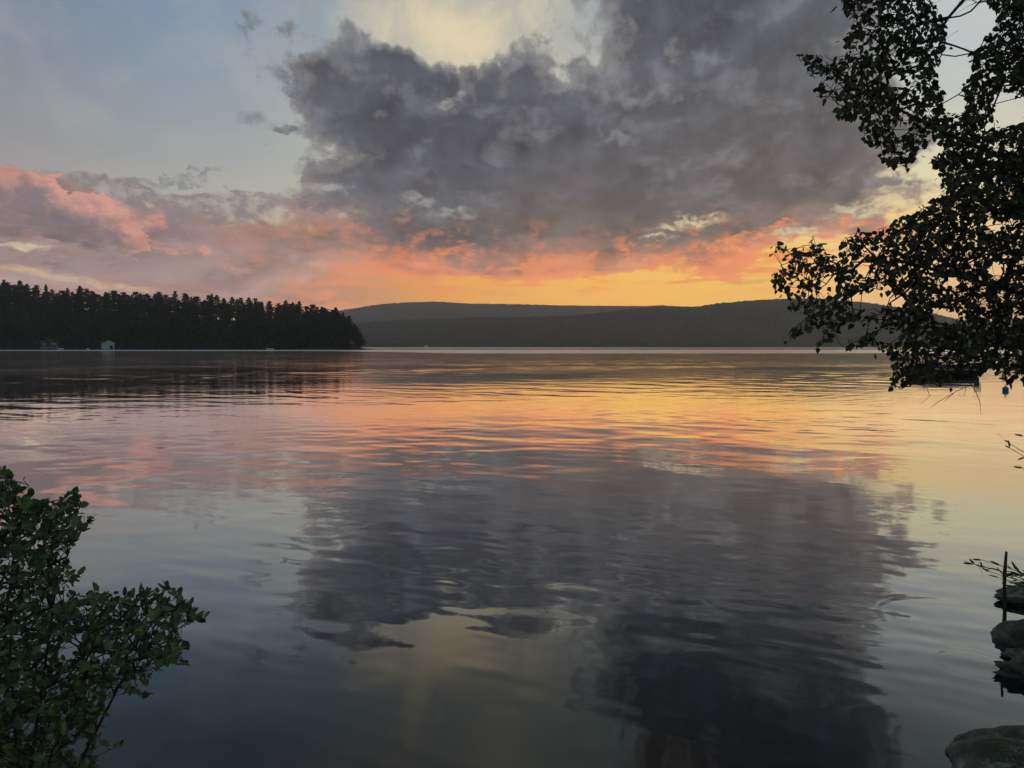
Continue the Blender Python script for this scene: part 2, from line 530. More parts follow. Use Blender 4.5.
M_white = material('white_paint', (0.72, 0.72, 0.70), 0.6, 0.15, 0.8)
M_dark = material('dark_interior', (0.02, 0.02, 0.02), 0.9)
M_roof = material('roof_shingle', (0.10, 0.10, 0.10), 0.9, 0.3, 2)
M_brown = material('brown_boards', (0.07, 0.045, 0.03), 0.85, 0.3, 1.5)
M_glassy = material('window_glass', (0.25, 0.27, 0.30), 0.15, spec=0.8)
M_stone = material('foundation_stone', (0.22, 0.21, 0.2), 0.9, 0.4, 2)
M_bark = material('bark', (0.05, 0.042, 0.035), 0.95, 0.5, 8, 0.01, 30)
M_pine = leaf_material('pine_needles', (0.022, 0.036, 0.018), (0.045, 0.062, 0.03), 0.1, 0.85, 0.05)
M_forest = material('forest_cover', (0.08, 0.072, 0.045), 1.0, 0.75, 0.02, 0.0, spec=0.0, detail=10)
M_navy = material('navy_canvas', (0.02, 0.024, 0.035), 0.8, 0.2, 3)
M_hull = material('dark_hull', (0.04, 0.04, 0.045), 0.35, 0.2, 3, spec=0.5)
M_buoy = material('blue_buoy_plastic', (0.05, 0.13, 0.28), 0.4, 0.2, 5)
M_metal = material('grey_metal', (0.3, 0.3, 0.3), 0.4, 0.2, 5, spec=0.6)


# ------------------------------------------------------------------ ground (land, lake bed, wooded point)
def interp(x, pts):
    return float(np.interp(x, [p[0] for p in pts], [p[1] for p in pts]))


NEAR = [(-300, -160), (-60, -22), (-14, 2.6), (-6, 3.2), (-3, 3.3), (-1, 2.7), (1, 2.5), (2.2, 3.1), (3.4, 4.0), (4.8, 5.7),
        (6.2, 7.6), (9, 11), (14, 16), (40, 22), (80, 12), (200, -60)]
HG = [(-900, 44), (-440, 39), (-388, 32), (-311, 28), (-225, 23), (-182, 18), (-156, 16), (-140, 11), (-128, 6), (-116, 1.0)]


def point_sd(x, y):
    a = y - (563 + 5 * math.sin(x * 0.03) + 3 * math.sin(x * 0.11 + 1))
    b = (-114 - 0.25 * (y - 590)) - x
    return min(a, b * 3) if b > 0 else min(a, b)


def ground_z(x, y):
    z = -3.2
    s = interp(x, NEAR) - y
    if x > 2.5: s *= 1 - 0.45 * min(1.0, (x - 2.5) / 2.0)
    if y < 60 or abs(x) > 80:
        if s > 0:
            z = 0.28 * min(s, 3.2) + 0.06 * max(0, min(s - 3.2, 60)) + 0.05
            z += 0.06 * mnoise.noise(Vector((x * 1.3, y * 1.3, 0))) + 0.03 * mnoise.noise(Vector((x * 4, y * 4, 2)))
        else:
            z = max(z, 0.05 + 0.22 * s)
    d = point_sd(x, y)
    if d > -20:
        H = interp(x, HG)
        if d > 0:
            u = min(1.0, d / 95.0)
            zz = 0.5 + H * (0.35 * u + 0.65 * u * u * (3 - 2 * u)) + min(d, 6) * 0.12
            zz *= 1.0 if d < 300 else max(0.4, 1 - (d - 300) / 900)
            zz += 0.8 * mnoise.noise(Vector((x * 0.03, y * 0.03, 5)))
        else:
            zz = 0.5 + d * 0.19
        z = max(z, zz)
    return z


rs = list(np.concatenate([np.linspace(0.0, 14, 60), np.geomspace(14.5, 520, 40), np.linspace(530, 720, 60), np.geomspace(740, 7400, 22)]))
NA = 720
gv, gf = [], []
for r_ in rs:
    for k in range(NA):
        a = 2 * math.pi * k / NA
        x, y = r_ * math.sin(a), r_ * math.cos(a)
        gv.append((x, y, ground_z(x, y)))
for i in range(len(rs) - 1):
    for k in range(NA):
        k2 = (k + 1) % NA
        gf.append((i * NA + k, (i + 1) * NA + k, (i + 1) * NA + k2, i * NA + k2))
M_ground = bpy.data.materials.new('ground')
M_ground.use_nodes = True
q = G(M_ground.node_tree)
bs = M_ground.node_tree.nodes['Principled BSDF']
c = q.node('ShaderNodeTexCoord')
n = q.mapr(q.noise(c.outputs['Object'], 2.5, 9, 0.7), 0.35, 0.65)
n2_ = q.mapr(q.noise(c.outputs['Object'], 0.05, 5, 0.6), 0.4, 0.6)
soil = q.mix(n, q.rgb((0.035, 0.028, 0.02, 1)), q.rgb((0.10, 0.085, 0.06, 1)))
soil = q.mix(n2_, soil, q.rgb((0.04, 0.05, 0.025, 1)))
q.put(bs.inputs['Base Color'], soil)
bs.inputs['Roughness'].default_value = 0.95
bs.inputs['Specular IOR Level'].default_value = 0.1
bn = q.node('ShaderNodeBump')
bn.inputs['Distance'].default_value = 0.03
q.put(bn.inputs['Height'], q.noise(c.outputs['Object'], 9.0, 8, 0.7))
M_ground.node_tree.links.new(bn.outputs[0], bs.inputs['Normal'])
o = mesh_obj('ground', gv, gf, M_ground, smooth=True)
tag(o, kind='structure')

# ------------------------------------------------------------------ far hills, two wooded ridges
FAR = [(-400, 330), (250, 326), (330, 314), (345, 310.5), (380, 305.5), (410, 303), (440, 302.5), (470, 304), (520, 304.5), (560, 305.5), (600, 306), (660, 306.5),
       (700, 308), (760, 310), (850, 316), (920, 320), (1024, 322), (1500, 318)]
NEARR = [(-400, 338), (250, 334), (335, 327), (365, 322.5), (400, 320), (440, 319), (480, 317.5), (520, 317.5), (560, 316.5), (590, 314.5), (620, 311), (650, 308),
         (685, 307.5), (697, 307.5), (715, 304.5), (745, 302), (775, 300), (810, 299.5), (860, 303), (910, 310), (960, 320), (1024, 329), (1200, 326), (1500, 322)]


def ridge(name, prof, r0, rc, r1, edge, seed, ncol=1500, nrow=44):
    vs, fs = [], []
    azs = np.linspace(-48, 50, ncol)
    for i in range(nrow):
        u = i / (nrow - 1)
        if u < 0.7:
            w = u / 0.7; r_ = r0 + (rc - r0) * w
        else:
            w = (u - 0.7) / 0.3; r_ = rc + (r1 - rc) * w
        for a in azs:
            px = 512 + FPX * math.tan(R(float(a)))
            top = (346.5 - interp(px, prof)) / FPX * rc + CAM_H
            x, y = r_ * math.tan(R(float(a))), r_
            big = mnoise.noise(Vector((x * 0.0012, y * 0.0012, seed))) * 0.22 + mnoise.noise(Vector((x * 0.004, y * 0.004, seed + 3))) * 0.10
            if u < 0.7:
                s_ = w * w * (3 - 2 * w) * 0.75 + 0.25 * w
                z = edge * min(1, w * 25) + (top - edge) * (s_ + big * math.sin(math.pi * w))
            else:
                z = top * (1 - w * w) + 20 * big * w
            fine = mnoise.noise(Vector((x * 0.05, y * 0.05, seed + 9))) * 2.6 + mnoise.noise(Vector((x * 0.13, y * 0.13, seed))) * 6.0
            z += fine * min(1, w * 10 if u < 0.7 else 1)
            if i == 0: z = -1.5
            vs.append((x, y, z))
    for i in range(nrow - 1):
        for k in range(ncol - 1):
            b = i * ncol + k
            fs.append((b, b + 1, b + ncol + 1, b + ncol))
    o = mesh_obj(name, vs, fs, M_forest, smooth=False)
    tag(o, kind='structure')


ridge('hills', FAR, 4000, 5600, 7000, 0, 4.0)
ridge('hills', NEARR, 2300, 3100, 3900, 13, 8.0)

# ------------------------------------------------------------------ water
M_water = bpy.data.materials.new('lake_water')
M_water.use_nodes = True
wtree = M_water.node_tree
q = G(wtree)
bs = wtree.nodes['Principled BSDF']
geo = q.node('ShaderNodeNewGeometry')
sp = q.node('ShaderNodeSeparateXYZ')
wtree.links.new(geo.outputs['Position'], sp.inputs[0])
WX, WY, _z = sp.outputs
Pw = q.vec(WX, WY, 0.0)
dist = q.m('SQRT', q.m('ADD', q.m('MULTIPLY', WX, WX), q.m('MULTIPLY', WY, WY)))


def rotvec(ang, sx, sy):
    ca, sa = math.cos(R(ang)), math.sin(R(ang))
    u = q.m('ADD', q.m('MULTIPLY', WX, ca * sx), q.m('MULTIPLY', WY, sa * sx))
    v = q.m('ADD', q.m('MULTIPLY', WX, -sa * sy), q.m('MULTIPLY', WY, ca * sy))
    return q.vec(u, v, 0.0)


patch = q.mapr(q.noise(q.vmath('MULTIPLY', Pw, (0.5, 1.0, 1.0)), 0.09, 4, 0.6, 1.2), 0.36, 0.64)
patch2 = q.mapr(q.noise(q.vmath('MULTIPLY', Pw, (0.35, 1.0, 1.0)), 0.35, 3, 0.5, 1.0), 0.35, 0.65)
# lee of the near shore: almost glassy, more ruffled further out
lee = q.mapr(dist, 4.5, 22.0, 0.10, 1.0)
amp = q.m('MULTIPLY', lee, q.m('ADD', 0.45, q.m('MULTIPLY', patch, 0.9)))
far_calm = q.mapr(dist, 40.0, 140.0, 1.0, 0.5)
amp = q.m('MULTIPLY', amp, far_calm)
hA = q.m('MULTIPLY', q.noise(rotvec(-18, 0.50, 1.0), 0.85, 2, 0.5, 0.25), q.mapr(dist, 60.0, 110.0, 0.0, 0.030))
hB = q.m('MULTIPLY', q.noise(rotvec(-24, 0.55, 1.0), 2.6, 2, 0.5, 0.3), 0.0042)
hC = q.m('MULTIPLY', q.noise(rotvec(8, 0.7, 1.0), 7.0, 2, 0.5, 0.3), q.m('MULTIPLY', patch2, 0.0022))
hh = q.m('MULTIPLY', amp, q.m('ADD', q.m('ADD', hA, hB), hC))


def rings(cx, cy, lam, a, rmax, r_in=0.0):
    dx, dy = q.m('SUBTRACT', WX, cx), q.m('SUBTRACT', WY, cy)
    r_ = q.m('SQRT', q.m('ADD', q.m('MULTIPLY', dx, dx), q.m('MULTIPLY', dy, dy)))
    env = q.m('MULTIPLY', q.mapr(r_, rmax * 0.6, rmax, 1.0, 0.0), q.mapr(r_, r_in, r_in + 0.15 * rmax, 0.0, 1.0))
    return q.m('MULTIPLY', q.m('MULTIPLY', q.m('SINE', q.m('MULTIPLY', r_, 2 * math.pi / lam)), a), env)


hh = q.m('ADD', hh, rings(3.62, 5.75, 0.10, 0.0011, 0.42, 0.2))
hh = q.m('ADD', hh, rings(4.1, 6.6, 0.13, 0.0004, 0.95, 0.35))
bn = q.node('ShaderNodeBump')
bn.inputs['Strength'].default_value = 1.0
bn.inputs['Distance'].default_value = 1.0
q.put(bn.inputs['Height'], hh)
wtree.links.new(bn.outputs[0], bs.inputs['Normal'])
# micro roughness: calm water near, wind-ruffled bands far out
edgew = q.m('MULTIPLY', q.m('SUBTRACT', q.noise(q.vmath('MULTIPLY', Pw, (0.004, 0.02, 1.0)), 1.0, 4, 0.6), 0.5), 50.0)
nearb = q.m('ADD', q.mapr(q.m('DIVIDE', WX, q.m('MAXIMUM', WY, 1.0)), -0.30, -0.05, 415.0, 275.0), edgew)
wind = q.m('MULTIPLY', q.mapr(q.m('SUBTRACT', WY, nearb), -10.0, 25.0), q.mapr(q.m('ADD', WY, edgew), 560.0, 640.0, 1.0, 0.0))
wind = q.m('MAXIMUM', wind, q.mapr(WY, 900.0, 1100.0))
r0 = q.mapr(dist, 8.0, 110.0, 0.002, 0.085)
r0 = q.m('ADD', r0, q.m('MULTIPLY', q.m('MULTIPLY', q.m('SUBTRACT', patch, 0.5), 0.03), q.mapr(dist, 40.0, 90.0)))
rr = q.fmix(wind, r0, 0.28)
bed = q.mapr(q.m('ADD', dist, q.m('MULTIPLY', q.noise(Pw, 0.8, 4, 0.6), 1.4)), 4.9, 5.9, 1.0, 0.0)
q.put(bs.inputs['Base Color'], q.mix(bed, q.rgb((0.009, 0.017, 0.017, 1)), q.rgb((0.030, 0.018, 0.012, 1))))
bs.inputs['Specular IOR Level'].default_value = 0.0
bs.inputs['Roughness'].default_value = 1.0
gl = q.node('ShaderNodeBsdfGlossy')
gl.inputs['Color'].default_value = (1, 1, 1, 1)
q.put(gl.inputs['Roughness'], rr)
wtree.links.new(bn.outputs[0], gl.inputs['Normal'])
fr = q.node('ShaderNodeFresnel'); fr.inputs['IOR'].default_value = 1.333
ff = q.m('MULTIPLY', fr.outputs[0], q.m('MULTIPLY', q.mapr(fr.outputs[0], 0.08, 0.16, 1.15, 2.3), q.mapr(fr.outputs[0], 0.2, 0.45, 1.0, 0.75)))
ff = q.m('MINIMUM', ff, 1.0)
mxs = q.node('ShaderNodeMixShader')
q.put(mxs.inputs[0], ff)
wtree.links.new(bs.outputs[0], mxs.inputs[1]); wtree.links.new(gl.outputs[0], mxs.inputs[2])
wtree.links.new(mxs.outputs[0], wtree.nodes['Material Output'].inputs[0])
# the near water is a real rippled surface, its waves fading where they grow too small to see
azf = np.linspace(-50, 50, 840)
azc = np.linspace(50, 310, 54)[1:-1]
AZW_ = np.radians(np.concatenate([azf, azc]))
RW = np.concatenate([[0.0, 1.0, 2.0], 2.4 * np.exp(0.006 * np.arange(770)), np.geomspace(256, 7000, 22)])
RR_, AA_ = np.meshgrid(RW, AZW_, indexing='ij')
XW, YW = RR_ * np.sin(AA_), RR_ * np.cos(AA_)
ws = np.random.RandomState(4)
NW = 150
lam = np.exp(ws.uniform(math.log(0.20), math.log(5.0), NW))
th = np.radians(-108 + ws.normal(0, 30, NW))
ph = ws.uniform(0, 2 * math.pi, NW)
slope = 0.023 / math.sqrt(NW) * np.where(lam > 1.5, 0.6, 1.0) * math.sqrt(2)
ZW = np.zeros_like(XW)
spacing = np.maximum(0.006 * RR_, 0.02)
pat = 0.62 + 0.5 * np.sin(XW * 0.21 + 1.3 * np.sin(YW * 0.17 + 1) + 0.4) * np.sin(YW * 0.29 + 1.1 * np.sin(XW * 0.13))
pat2 = 0.62 + 0.5 * np.sin(XW * 0.11 - YW * 0.23 + 1.7 * np.sin(YW * 0.07 + 2))
near_ = np.clip((RR_ - 4.0) / 20.0, 0, 1)
gain_ = 0.22 + 0.78 * near_ * (2 - near_)
for k in range(NW):
    kk = 2 * math.pi / lam[k]
    fade = np.clip((lam[k] / spacing - 2.5) / 2.5, 0, 1)
    p_ = pat if lam[k] < 1.2 else pat2
    if lam[k] < 0.75:
        p_ = p_ + 2.4 * np.exp(-((XW - 3.0) / 1.3) ** 2 - ((YW - 7.2) / 1.5) ** 2) + 1.2 * np.exp(-((XW + 0.6) / 1.8) ** 2 - ((YW - 8.4) / 1.6) ** 2)
    ZW += (slope[k] / kk) * fade * p_ * np.sin(kk * (XW * math.cos(th[k]) + YW * math.sin(th[k])) + ph[k] + 0.5 * np.sin(0.3 * XW + 0.2 * YW + k))
ZW *= gain_ * (1 + 0.9 * np.clip((RR_ - 35) / 60, 0, 1)) * np.clip((245 - RR_) / 110, 0, 1)
ZW[:3] = 0
nr_, nc_ = XW.shape
me = bpy.data.meshes.new('water')
me.vertices.add(nr_ * nc_)
me.vertices.foreach_set('co', np.stack([XW, YW, ZW], -1).reshape(-1).astype(np.float32))
ii, jj = np.meshgrid(np.arange(1, nr_ - 1), np.arange(nc_), indexing='ij')
j2 = (jj + 1) % nc_
quads = np.stack([ii * nc_ + jj, ii * nc_ + j2, (ii + 1) * nc_ + j2, (ii + 1) * nc_ + jj], -1).reshape(-1)
me.loops.add(len(quads)); me.loops.foreach_set('vertex_index', quads.astype(np.int32))
nf_ = len(quads) // 4
me.polygons.add(nf_); me.polygons.foreach_set('loop_start', (np.arange(nf_) * 4).astype(np.int32))
me.polygons.foreach_set('use_smooth', np.ones(nf_, dtype=bool))
me.materials.append(M_water)
me.update(calc_edges=True); me.validate()
o = bpy.data.objects.new('water', me); col.objects.link(o)
print('water normal', me.polygons[1000].normal)
tag(o, kind='structure')

# ------------------------------------------------------------------ haze
hz = bpy.data.materials.new('haze')
hz.use_nodes = True
ht = hz.node_tree
ht.nodes.remove(ht.nodes['Principled BSDF'])
pv = ht.nodes.new('ShaderNodeVolumePrincipled')
pv.inputs['Color'].default_value = (0.92, 0.87, 0.84, 1)
pv.inputs['Density'].default_value = HAZE
pv.inputs['Anisotropy'].default_value = 0.6
ht.links.new(pv.outputs[0], ht.nodes['Material Output'].inputs['Volume'])
b = MB(); b.box(0, 0, 170, 15000, 15000, 360)
o = b.build('haze', hz)
tag(o, kind='stuff')

# ------------------------------------------------------------------ wooded point: pines
def pine_meshes(seed, H, W, round_=0.5):
    rr_ = random.Random(seed)
    tb = MB()
    lean = (rr_.uniform(-.3, .3), rr_.uniform(-.3, .3))
    tb.tube([(0, 0, -1.5), (lean[0] * .4, lean[1] * .4, H * .45), (lean[0], lean[1], H * .96)], [0.32, 0.22, 0.05], 6)
    nlimb = 22
    for i in range(nlimb):
        z = H * (0.28 + 0.68 * i / nlimb)
        a = rr_.uniform(0, 6.28); L = W * .5 * (1 - (z / H) ** 2) * rr_.uniform(.6, 1.0) + .3
        tb.tube([(lean[0] * z / H, lean[1] * z / H, z), (math.cos(a) * L, math.sin(a) * L, z + L * .25)], [0.07, 0.02], 4, False)
    cb = MB()
    for i in range(430):
        u = rr_.random() ** 0.8
        z = H * (0.20 + 0.80 * u)
        prof = (1 - u) ** round_ * (0.55 + 0.45 * min(1, u * 4))
        tier = 0.72 + 0.28 * math.sin(z * 2.6 + seed) + rr_.uniform(-.12, .2)
        rad = W * .5 * prof * tier
        a = rr_.uniform(0, 6.283)
        d = rad * math.sqrt(rr_.random())
        c = Vector((math.cos(a) * d, math.sin(a) * d, z + d * .15))
        s = rr_.uniform(.6, 1.25) * (0.6 + .5 * (1 - u))
        for _ in range(2):
            n_ = Vector((rr_.gauss(0, 1), rr_.gauss(0, 1), rr_.gauss(0, .8))).normalized()
            t1 = n_.orthogonal().normalized(); t2 = n_.cross(t1)
            k = len(cb.v)
            pts = []
            for j in range(5):
                an = j * 1.2566 + rr_.uniform(-.3, .3)
                pts.append(c + t1 * math.cos(an) * s * rr_.uniform(.5, 1.1) + t2 * math.sin(an) * s * rr_.uniform(.4, .9))
            cb.add(pts, [(0, 1, 2, 3, 4)])
    return tb, cb


protos = []
for i, (h, w, ro) in enumerate([(21, 12, .32), (21.6, 11, .42), (20, 13, .28), (21.5, 10.5, .45), (19.5, 13, .3), (20.5, 11.5, .36)]):
    tb, cb = pine_meshes(50 + i, h, w, ro)
    protos.append((tb, cb, h))
pine_roots = []
made = [None] * len(protos)


def place_pine(x, y, scale, rz, kind, label, group):
    if made[kind] is None:
        root = empty('pine_tree')
        tb, cb, h = protos[kind]
        tb.build('trunk', M_bark, root)
        cb.build('crown', M_pine, root)
        made[kind] = root
        o = root
    else:
        src = made[kind]
        o = src.copy(); col.objects.link(o)
        for ch in (c for c in bpy.data.objects if c.parent == src and c.name.split('.')[0] in ('trunk', 'crown')) if False else kids[kind]:
            d = ch.copy(); col.objects.link(d); d.parent = o
    if kind not in kids:
        kids[kind] = [c for c in bpy.data.objects if c.parent == o]
    o.location = (x, y, ground_z(x, y) - .3)
    o.rotation_euler = (0, 0, rz)
    o.scale = (scale[0], scale[0], scale[1])
    tag(o, label, 'tree', group)
    return o


kids = {}
rows = [(3, 8.6, 'low'), (16, 10, 'low'), (34, 11.5, 'low'), (56, 9.5, 'low'), (76, 6.4, 'top'), (92, 5.5, 'top')]
npine = 0
for d, sp_, where in rows:
    x = -115 - 0.25 * d - rnd.uniform(0, 3)
    while x > -455 - d * .7:
        y = 563 + d + rnd.uniform(-.3, .3) * (sp_ * .7) + 5 * math.sin(x * 0.03) + 3 * math.sin(x * 0.11 + 1)
        px = 512 + FPX * x / y
        skip = (99 < px < 118 and d < 10) or (38 < px < 63 and d < 12)
        if not skip and npine < 298:
            tipf = interp(x, [(-140, 1.0), (-128, .85), (-117, .5)])
            hs = tipf * rnd.uniform(.82, 1.09)
            if where == 'top' and rnd.random() < .12: hs *= 1.13
            spot = ('at the left edge, left of the brown cottage' if px < 36 else 'above the brown cottage' if px < 72 else 'between brown cottage and white boathouse' if px < 96
                    else 'straight above the white boathouse' if px < 124 else 'by the cottage with pale windows' if px < 185
                    else 'left of the pale motorboat' if px < 255 else 'behind the pale motorboat' if px < 290 else 'near the low tip')
            lab = ('pine on the crest of the point, ' if where == 'top' else 'pine low on the wooded point, ') + spot
            grp = ('pines along the crest of the wooded point ' if where == 'top' else 'pines on the slope of the wooded point ') + spot
            place_pine(x, y, (rnd.uniform(.65, 1.3), hs), rnd.uniform(0, 6.28), rnd.randrange(len(protos)), lab, grp)
            npine += 1
        x -= sp_ * rnd.uniform(.5, 1.5)
print('pines', npine)

# low growth that closes the wood between the trunks
ub = MB()
for i in range(5200):
    d = 1.0 + 108 * rnd.random() ** 1.3
    x = rnd.uniform(-520, -121 - .25 * d)
    y = 563 + d + 5 * math.sin(x * 0.03) + 3 * math.sin(x * 0.11 + 1)
    px = 512 + FPX * x / y
    if d < 9 and (98 < px < 119 or 38 < px < 63): continue
    z = ground_z(x, y)
    c_ = Vector((x, y, z + rnd.uniform(.4, 5.5 if x < -135 else 2.5)))
    s = rnd.uniform(.8, 2.0)
    n_ = Vector((rnd.gauss(0, 1), rnd.gauss(0, 1) - .5, rnd.gauss(0, .8))).normalized()
    t1 = n_.orthogonal().normalized(); t2 = n_.cross(t1)
    ub.add([c_ + t1 * math.cos(j * 1.0472) * s * rnd.uniform(.5, 1.1) + t2 * math.sin(j * 1.0472) * s * rnd.uniform(.5, 1.1) for j in range(6)], [tuple(range(6))])
o = ub.build('undergrowth', M_pine)
tag(o, 'dark low growth filling the wood between the pines on the point', 'undergrowth', kind='stuff')


# ------------------------------------------------------------------ buildings on the far shores
def gable_house(name, loc, rz, w, dep, wall_h, rise, mwall, openings, label, cat, base=1.5):
    r_ = empty(name, loc, rz)
    tag(r_, label, cat)
    hw, hd = w / 2, dep / 2
    b = MB()
    # front gable wall built round its openings: vertical strips
    xs = sorted({-hw, 0.0, hw} | {v for (a, b_, c, d, k) in openings for v in (a, b_)})

    def top(x): return wall_h + rise * (1 - abs(x) / hw)
    for xa, xb in zip(xs[:-1], xs[1:]):
        cuts = sorted([(c, d) for (a, b_, c, d, k) in openings if a <= xa + 1e-6 and b_ >= xb - 1e-6])
        z0 = 0.0
        for (c, d) in cuts:
            if c > z0: b.box((xa + xb) / 2, -hd + .06, (z0 + c) / 2, xb - xa, .12, c - z0)
            z0 = d
        k = len(b.v)
        b.add([(xa, -hd, z0), (xb, -hd, z0), (xb, -hd, top(xb)), (xa, -hd, top(xa)),
               (xa, -hd + .12, z0), (xb, -hd + .12, z0), (xb, -hd + .12, top(xb)), (xa, -hd + .12, top(xa))],
              [(0, 1, 2, 3), (5, 4, 7, 6), (3, 2, 6, 7), (0, 4, 5, 1)])
    b.box(-hw + .06, .06, wall_h / 2, .12, dep - .12, wall_h)
    b.box(hw - .06, .06, wall_h / 2, .12, dep - .12, wall_h)
    b.add([(-hw, hd, 0), (hw, hd, 0), (hw, hd, wall_h), (0, hd, wall_h + rise), (-hw, hd, wall_h)], [(0, 1, 2, 3, 4)])
    b.build('wall', mwall, r_)
    rb = MB()
    for s in (-1, 1):
        e = .35
        x0, z0 = 0, wall_h + rise + .12
        x1, z1 = s * (hw + e), wall_h - rise * e / hw + .12
        rb.add([(x0, -hd - e, z0), (x1, -hd - e, z1), (x1, hd + e, z1), (x0, hd + e, z0),
                (x0, -hd - e, z0 - .11), (x1, -hd - e, z1 - .11), (x1, hd + e, z1 - .11), (x0, hd + e, z0 - .11)],
               [(0, 1, 2, 3), (4, 7, 6, 5), (0, 4, 5, 1), (1, 5, 6, 2), (2, 6, 7, 3)])
    rb.build('roof', M_roof, r_)
    fb = MB(); fb.box(0, 0, -base / 2, w - .1, dep - .1, base); fb.build('foundation', M_stone, r_)
    for (a, b_, c, d, k) in openings:
        if k == 'window':
            wb = MB()
            wb.box((a + b_) / 2, -hd + .02, c + .05, b_ - a + .16, .1, .1); wb.box((a + b_) / 2, -hd + .02, d - .05, b_ - a + .16, .1, .1)
            wb.box(a + .05, -hd + .02, (c + d) / 2, .1, .1, d - c - .21); wb.box(b_ - .05, -hd + .02, (c + d) / 2, .1, .1, d - c - .21)
            wb.box((a + b_) / 2, -hd + .02, (c + d) / 2, .07, .08, d - c - .21)
            wo_ = wb.build('window', M_white, r_)
            pb = MB(); pb.box((a + b_) / 2, -hd + .08, (c + d) / 2, b_ - a - .2, .02, d - c - .2); pb.build('pane', M_glassy, wo_)
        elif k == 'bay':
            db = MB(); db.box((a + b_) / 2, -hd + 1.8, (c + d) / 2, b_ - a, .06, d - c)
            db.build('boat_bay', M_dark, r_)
        elif k == 'door':
            db = MB(); db.box((a + b_) / 2, -hd + .07, (c + d) / 2, b_ - a - .04, .05, d - c - .04)
            do_ = db.build('door', mwall, r_)
            kb = MB(); kb.tube([(b_ - .25, -hd + .04, 1.0), (b_ - .25, -hd - .04, 1.0)], [.04, .05], 8); kb.build('handle', M_metal, do_)
    return r_


M_bhouse = material('weathered_white_boards', (0.42, 0.43, 0.42), 0.7, 0.2, 1.0)
bx_, by_ = (108.5 - 512) / FPX * 556, 556
gable_house('boathouse', (bx_, by_, .35), R(36), 7.4, 9, 4.6, 2.3, M_bhouse,
            [(0.6, 2.7, 0.25, 2.9, 'bay'), (-2.9, -1.2, 1.3, 2.4, 'window')],
            'small white gabled boathouse on the shore of the wooded point', 'boathouse', 3.0)
cx_, cy_ = (50 - 512) / FPX * 572, 572
gable_house('cottage', (cx_, cy_, ground_z(cx_, cy_) + .8), R(38), 11, 8, 3.0, 2.6, M_brown,
            [(-4.6, -3.2, 1.0, 2.3, 'window'), (-1.6, -.6, .1, 2.1, 'door'), (1.0, 2.4, 1.0, 2.3, 'window'), (3.2, 4.4, 1.0, 2.3, 'window')],
            'dim brown shore cottage left of the white boathouse', 'cottage', 2.5)
cx_, cy_ = (161 - 512) / FPX * 590, 590
gable_house('cottage', (cx_, cy_, ground_z(cx_, cy_) + 1.2), R(34), 7.5, 7, 3.0, 2.6, M_brown,
            [(-2.4, -.9, .9, 2.3, 'window'), (.4, 1.9, .9, 2.3, 'window')],
            'cottage with pale windows up among the trees right of the boathouse', 'cottage', 3)
wx_, wy_ = (657 - 512) / FPX * 2740, 2740
def hill_z(px, y): return (346.5 - 334.2) / FPX * y + CAM_H
gable_house('house', (wx_, wy_, hill_z(657, wy_)), R(-5), 13, 9, 5.2, 3.2, M_white,
            [(-4.5, -2.7, 1.0, 2.6, 'window'), (2.7, 4.5, 1.0, 2.6, 'window'), (-.7, .7, 0.1, 2.3, 'door')],
            'tiny pale house halfway up the dark hillside across the lake', 'house', 30)
gable_house('house', ((426.5 - 512) / FPX * 2296, 2296, 1.2), R(0), 12, 9, 3.4, 2.6, M_white,
            [(-4.2, -2.6, .9, 2.4, 'window'), (-.6, .6, .1, 2.2, 'door'), (2.6, 4.2, .9, 2.4, 'window')],
            'tiny pale shoreline house at the foot of the far hills', 'house', 3)


# ------------------------------------------------------------------ boats
def hull_mb(L, W, Hh, sheer=.25, n=14, trans=.75):
    b = MB()
    for side in (1,):
        pass
    rings_ = []
    for i in range(n + 1):
        u = i / n
        x = -L / 2 + L * u
        wv = W / 2 * (trans + (1 - trans) * math.sin(min(1, u / .5) * math.pi / 2)) * (1 if u < .5 else math.cos((u - .5) / .5 * math.pi / 2) ** .7 + .001)
        zt = Hh + sheer * max(0, u - .35) ** 2 * 2.2
        keel = -.12 + .35 * max(0, u - .75) ** 1.5 * 4
        rings_.append([(x, -wv, zt), (x, -wv * .92, zt * .45), (x, -wv * .6, .0), (x, 0, keel - .05), (x, wv * .6, .0), (x, wv * .92, zt * .45), (x, wv, zt)])
    vs = [p for r_ in rings_ for p in r_]
    fs = []
    for i in range(n):
        for k in range(6):
            fs.append((i * 7 + k, (i + 1) * 7 + k, (i + 1) * 7 + k + 1, i * 7 + k + 1))
    fs.append(tuple(range(7)))
    b.add(vs, fs)
    return b, rings_


def cover_mb(rings_, a, b_, up, crown_):
    m = MB()
    sel = rings_[a:b_ + 1]
    vs, fs = [], []
    K = 7
    for j, r_ in enumerate(sel):
        u = j / (len(sel) - 1)
        hgt = crown_ * math.sin(math.pi * min(1, .12 + .88 * u)) ** .6 + .02
        for k in range(K):
            t = k / (K - 1)
            y = r_[0][1] + (r_[6][1] - r_[0][1]) * t
            vs.append((r_[0][0], y * 1.02, r_[0][2] + up + hgt * math.sin(math.pi * t) ** .7))
    for j in range(len(sel) - 1):
        for k in range(K - 1):
            fs.append((j * K + k, (j + 1) * K + k, (j + 1) * K + k + 1, j * K + k + 1))
    fs.append(tuple(range(K))); fs.append(tuple((len(sel) - 1) * K + k for k in range(K)))
    return m.add(vs, fs)


def outboard(root, L, s=1.0):
    ob = MB()
    ob.box(-L / 2 - .22 * s, 0, .95 * s, .42 * s, .34 * s, .42 * s)
    ob.box(-L / 2 - .2 * s, 0, .4 * s, .2 * s, .14 * s, .7 * s)
    ob.build('outboard_motor', M_dark, root)


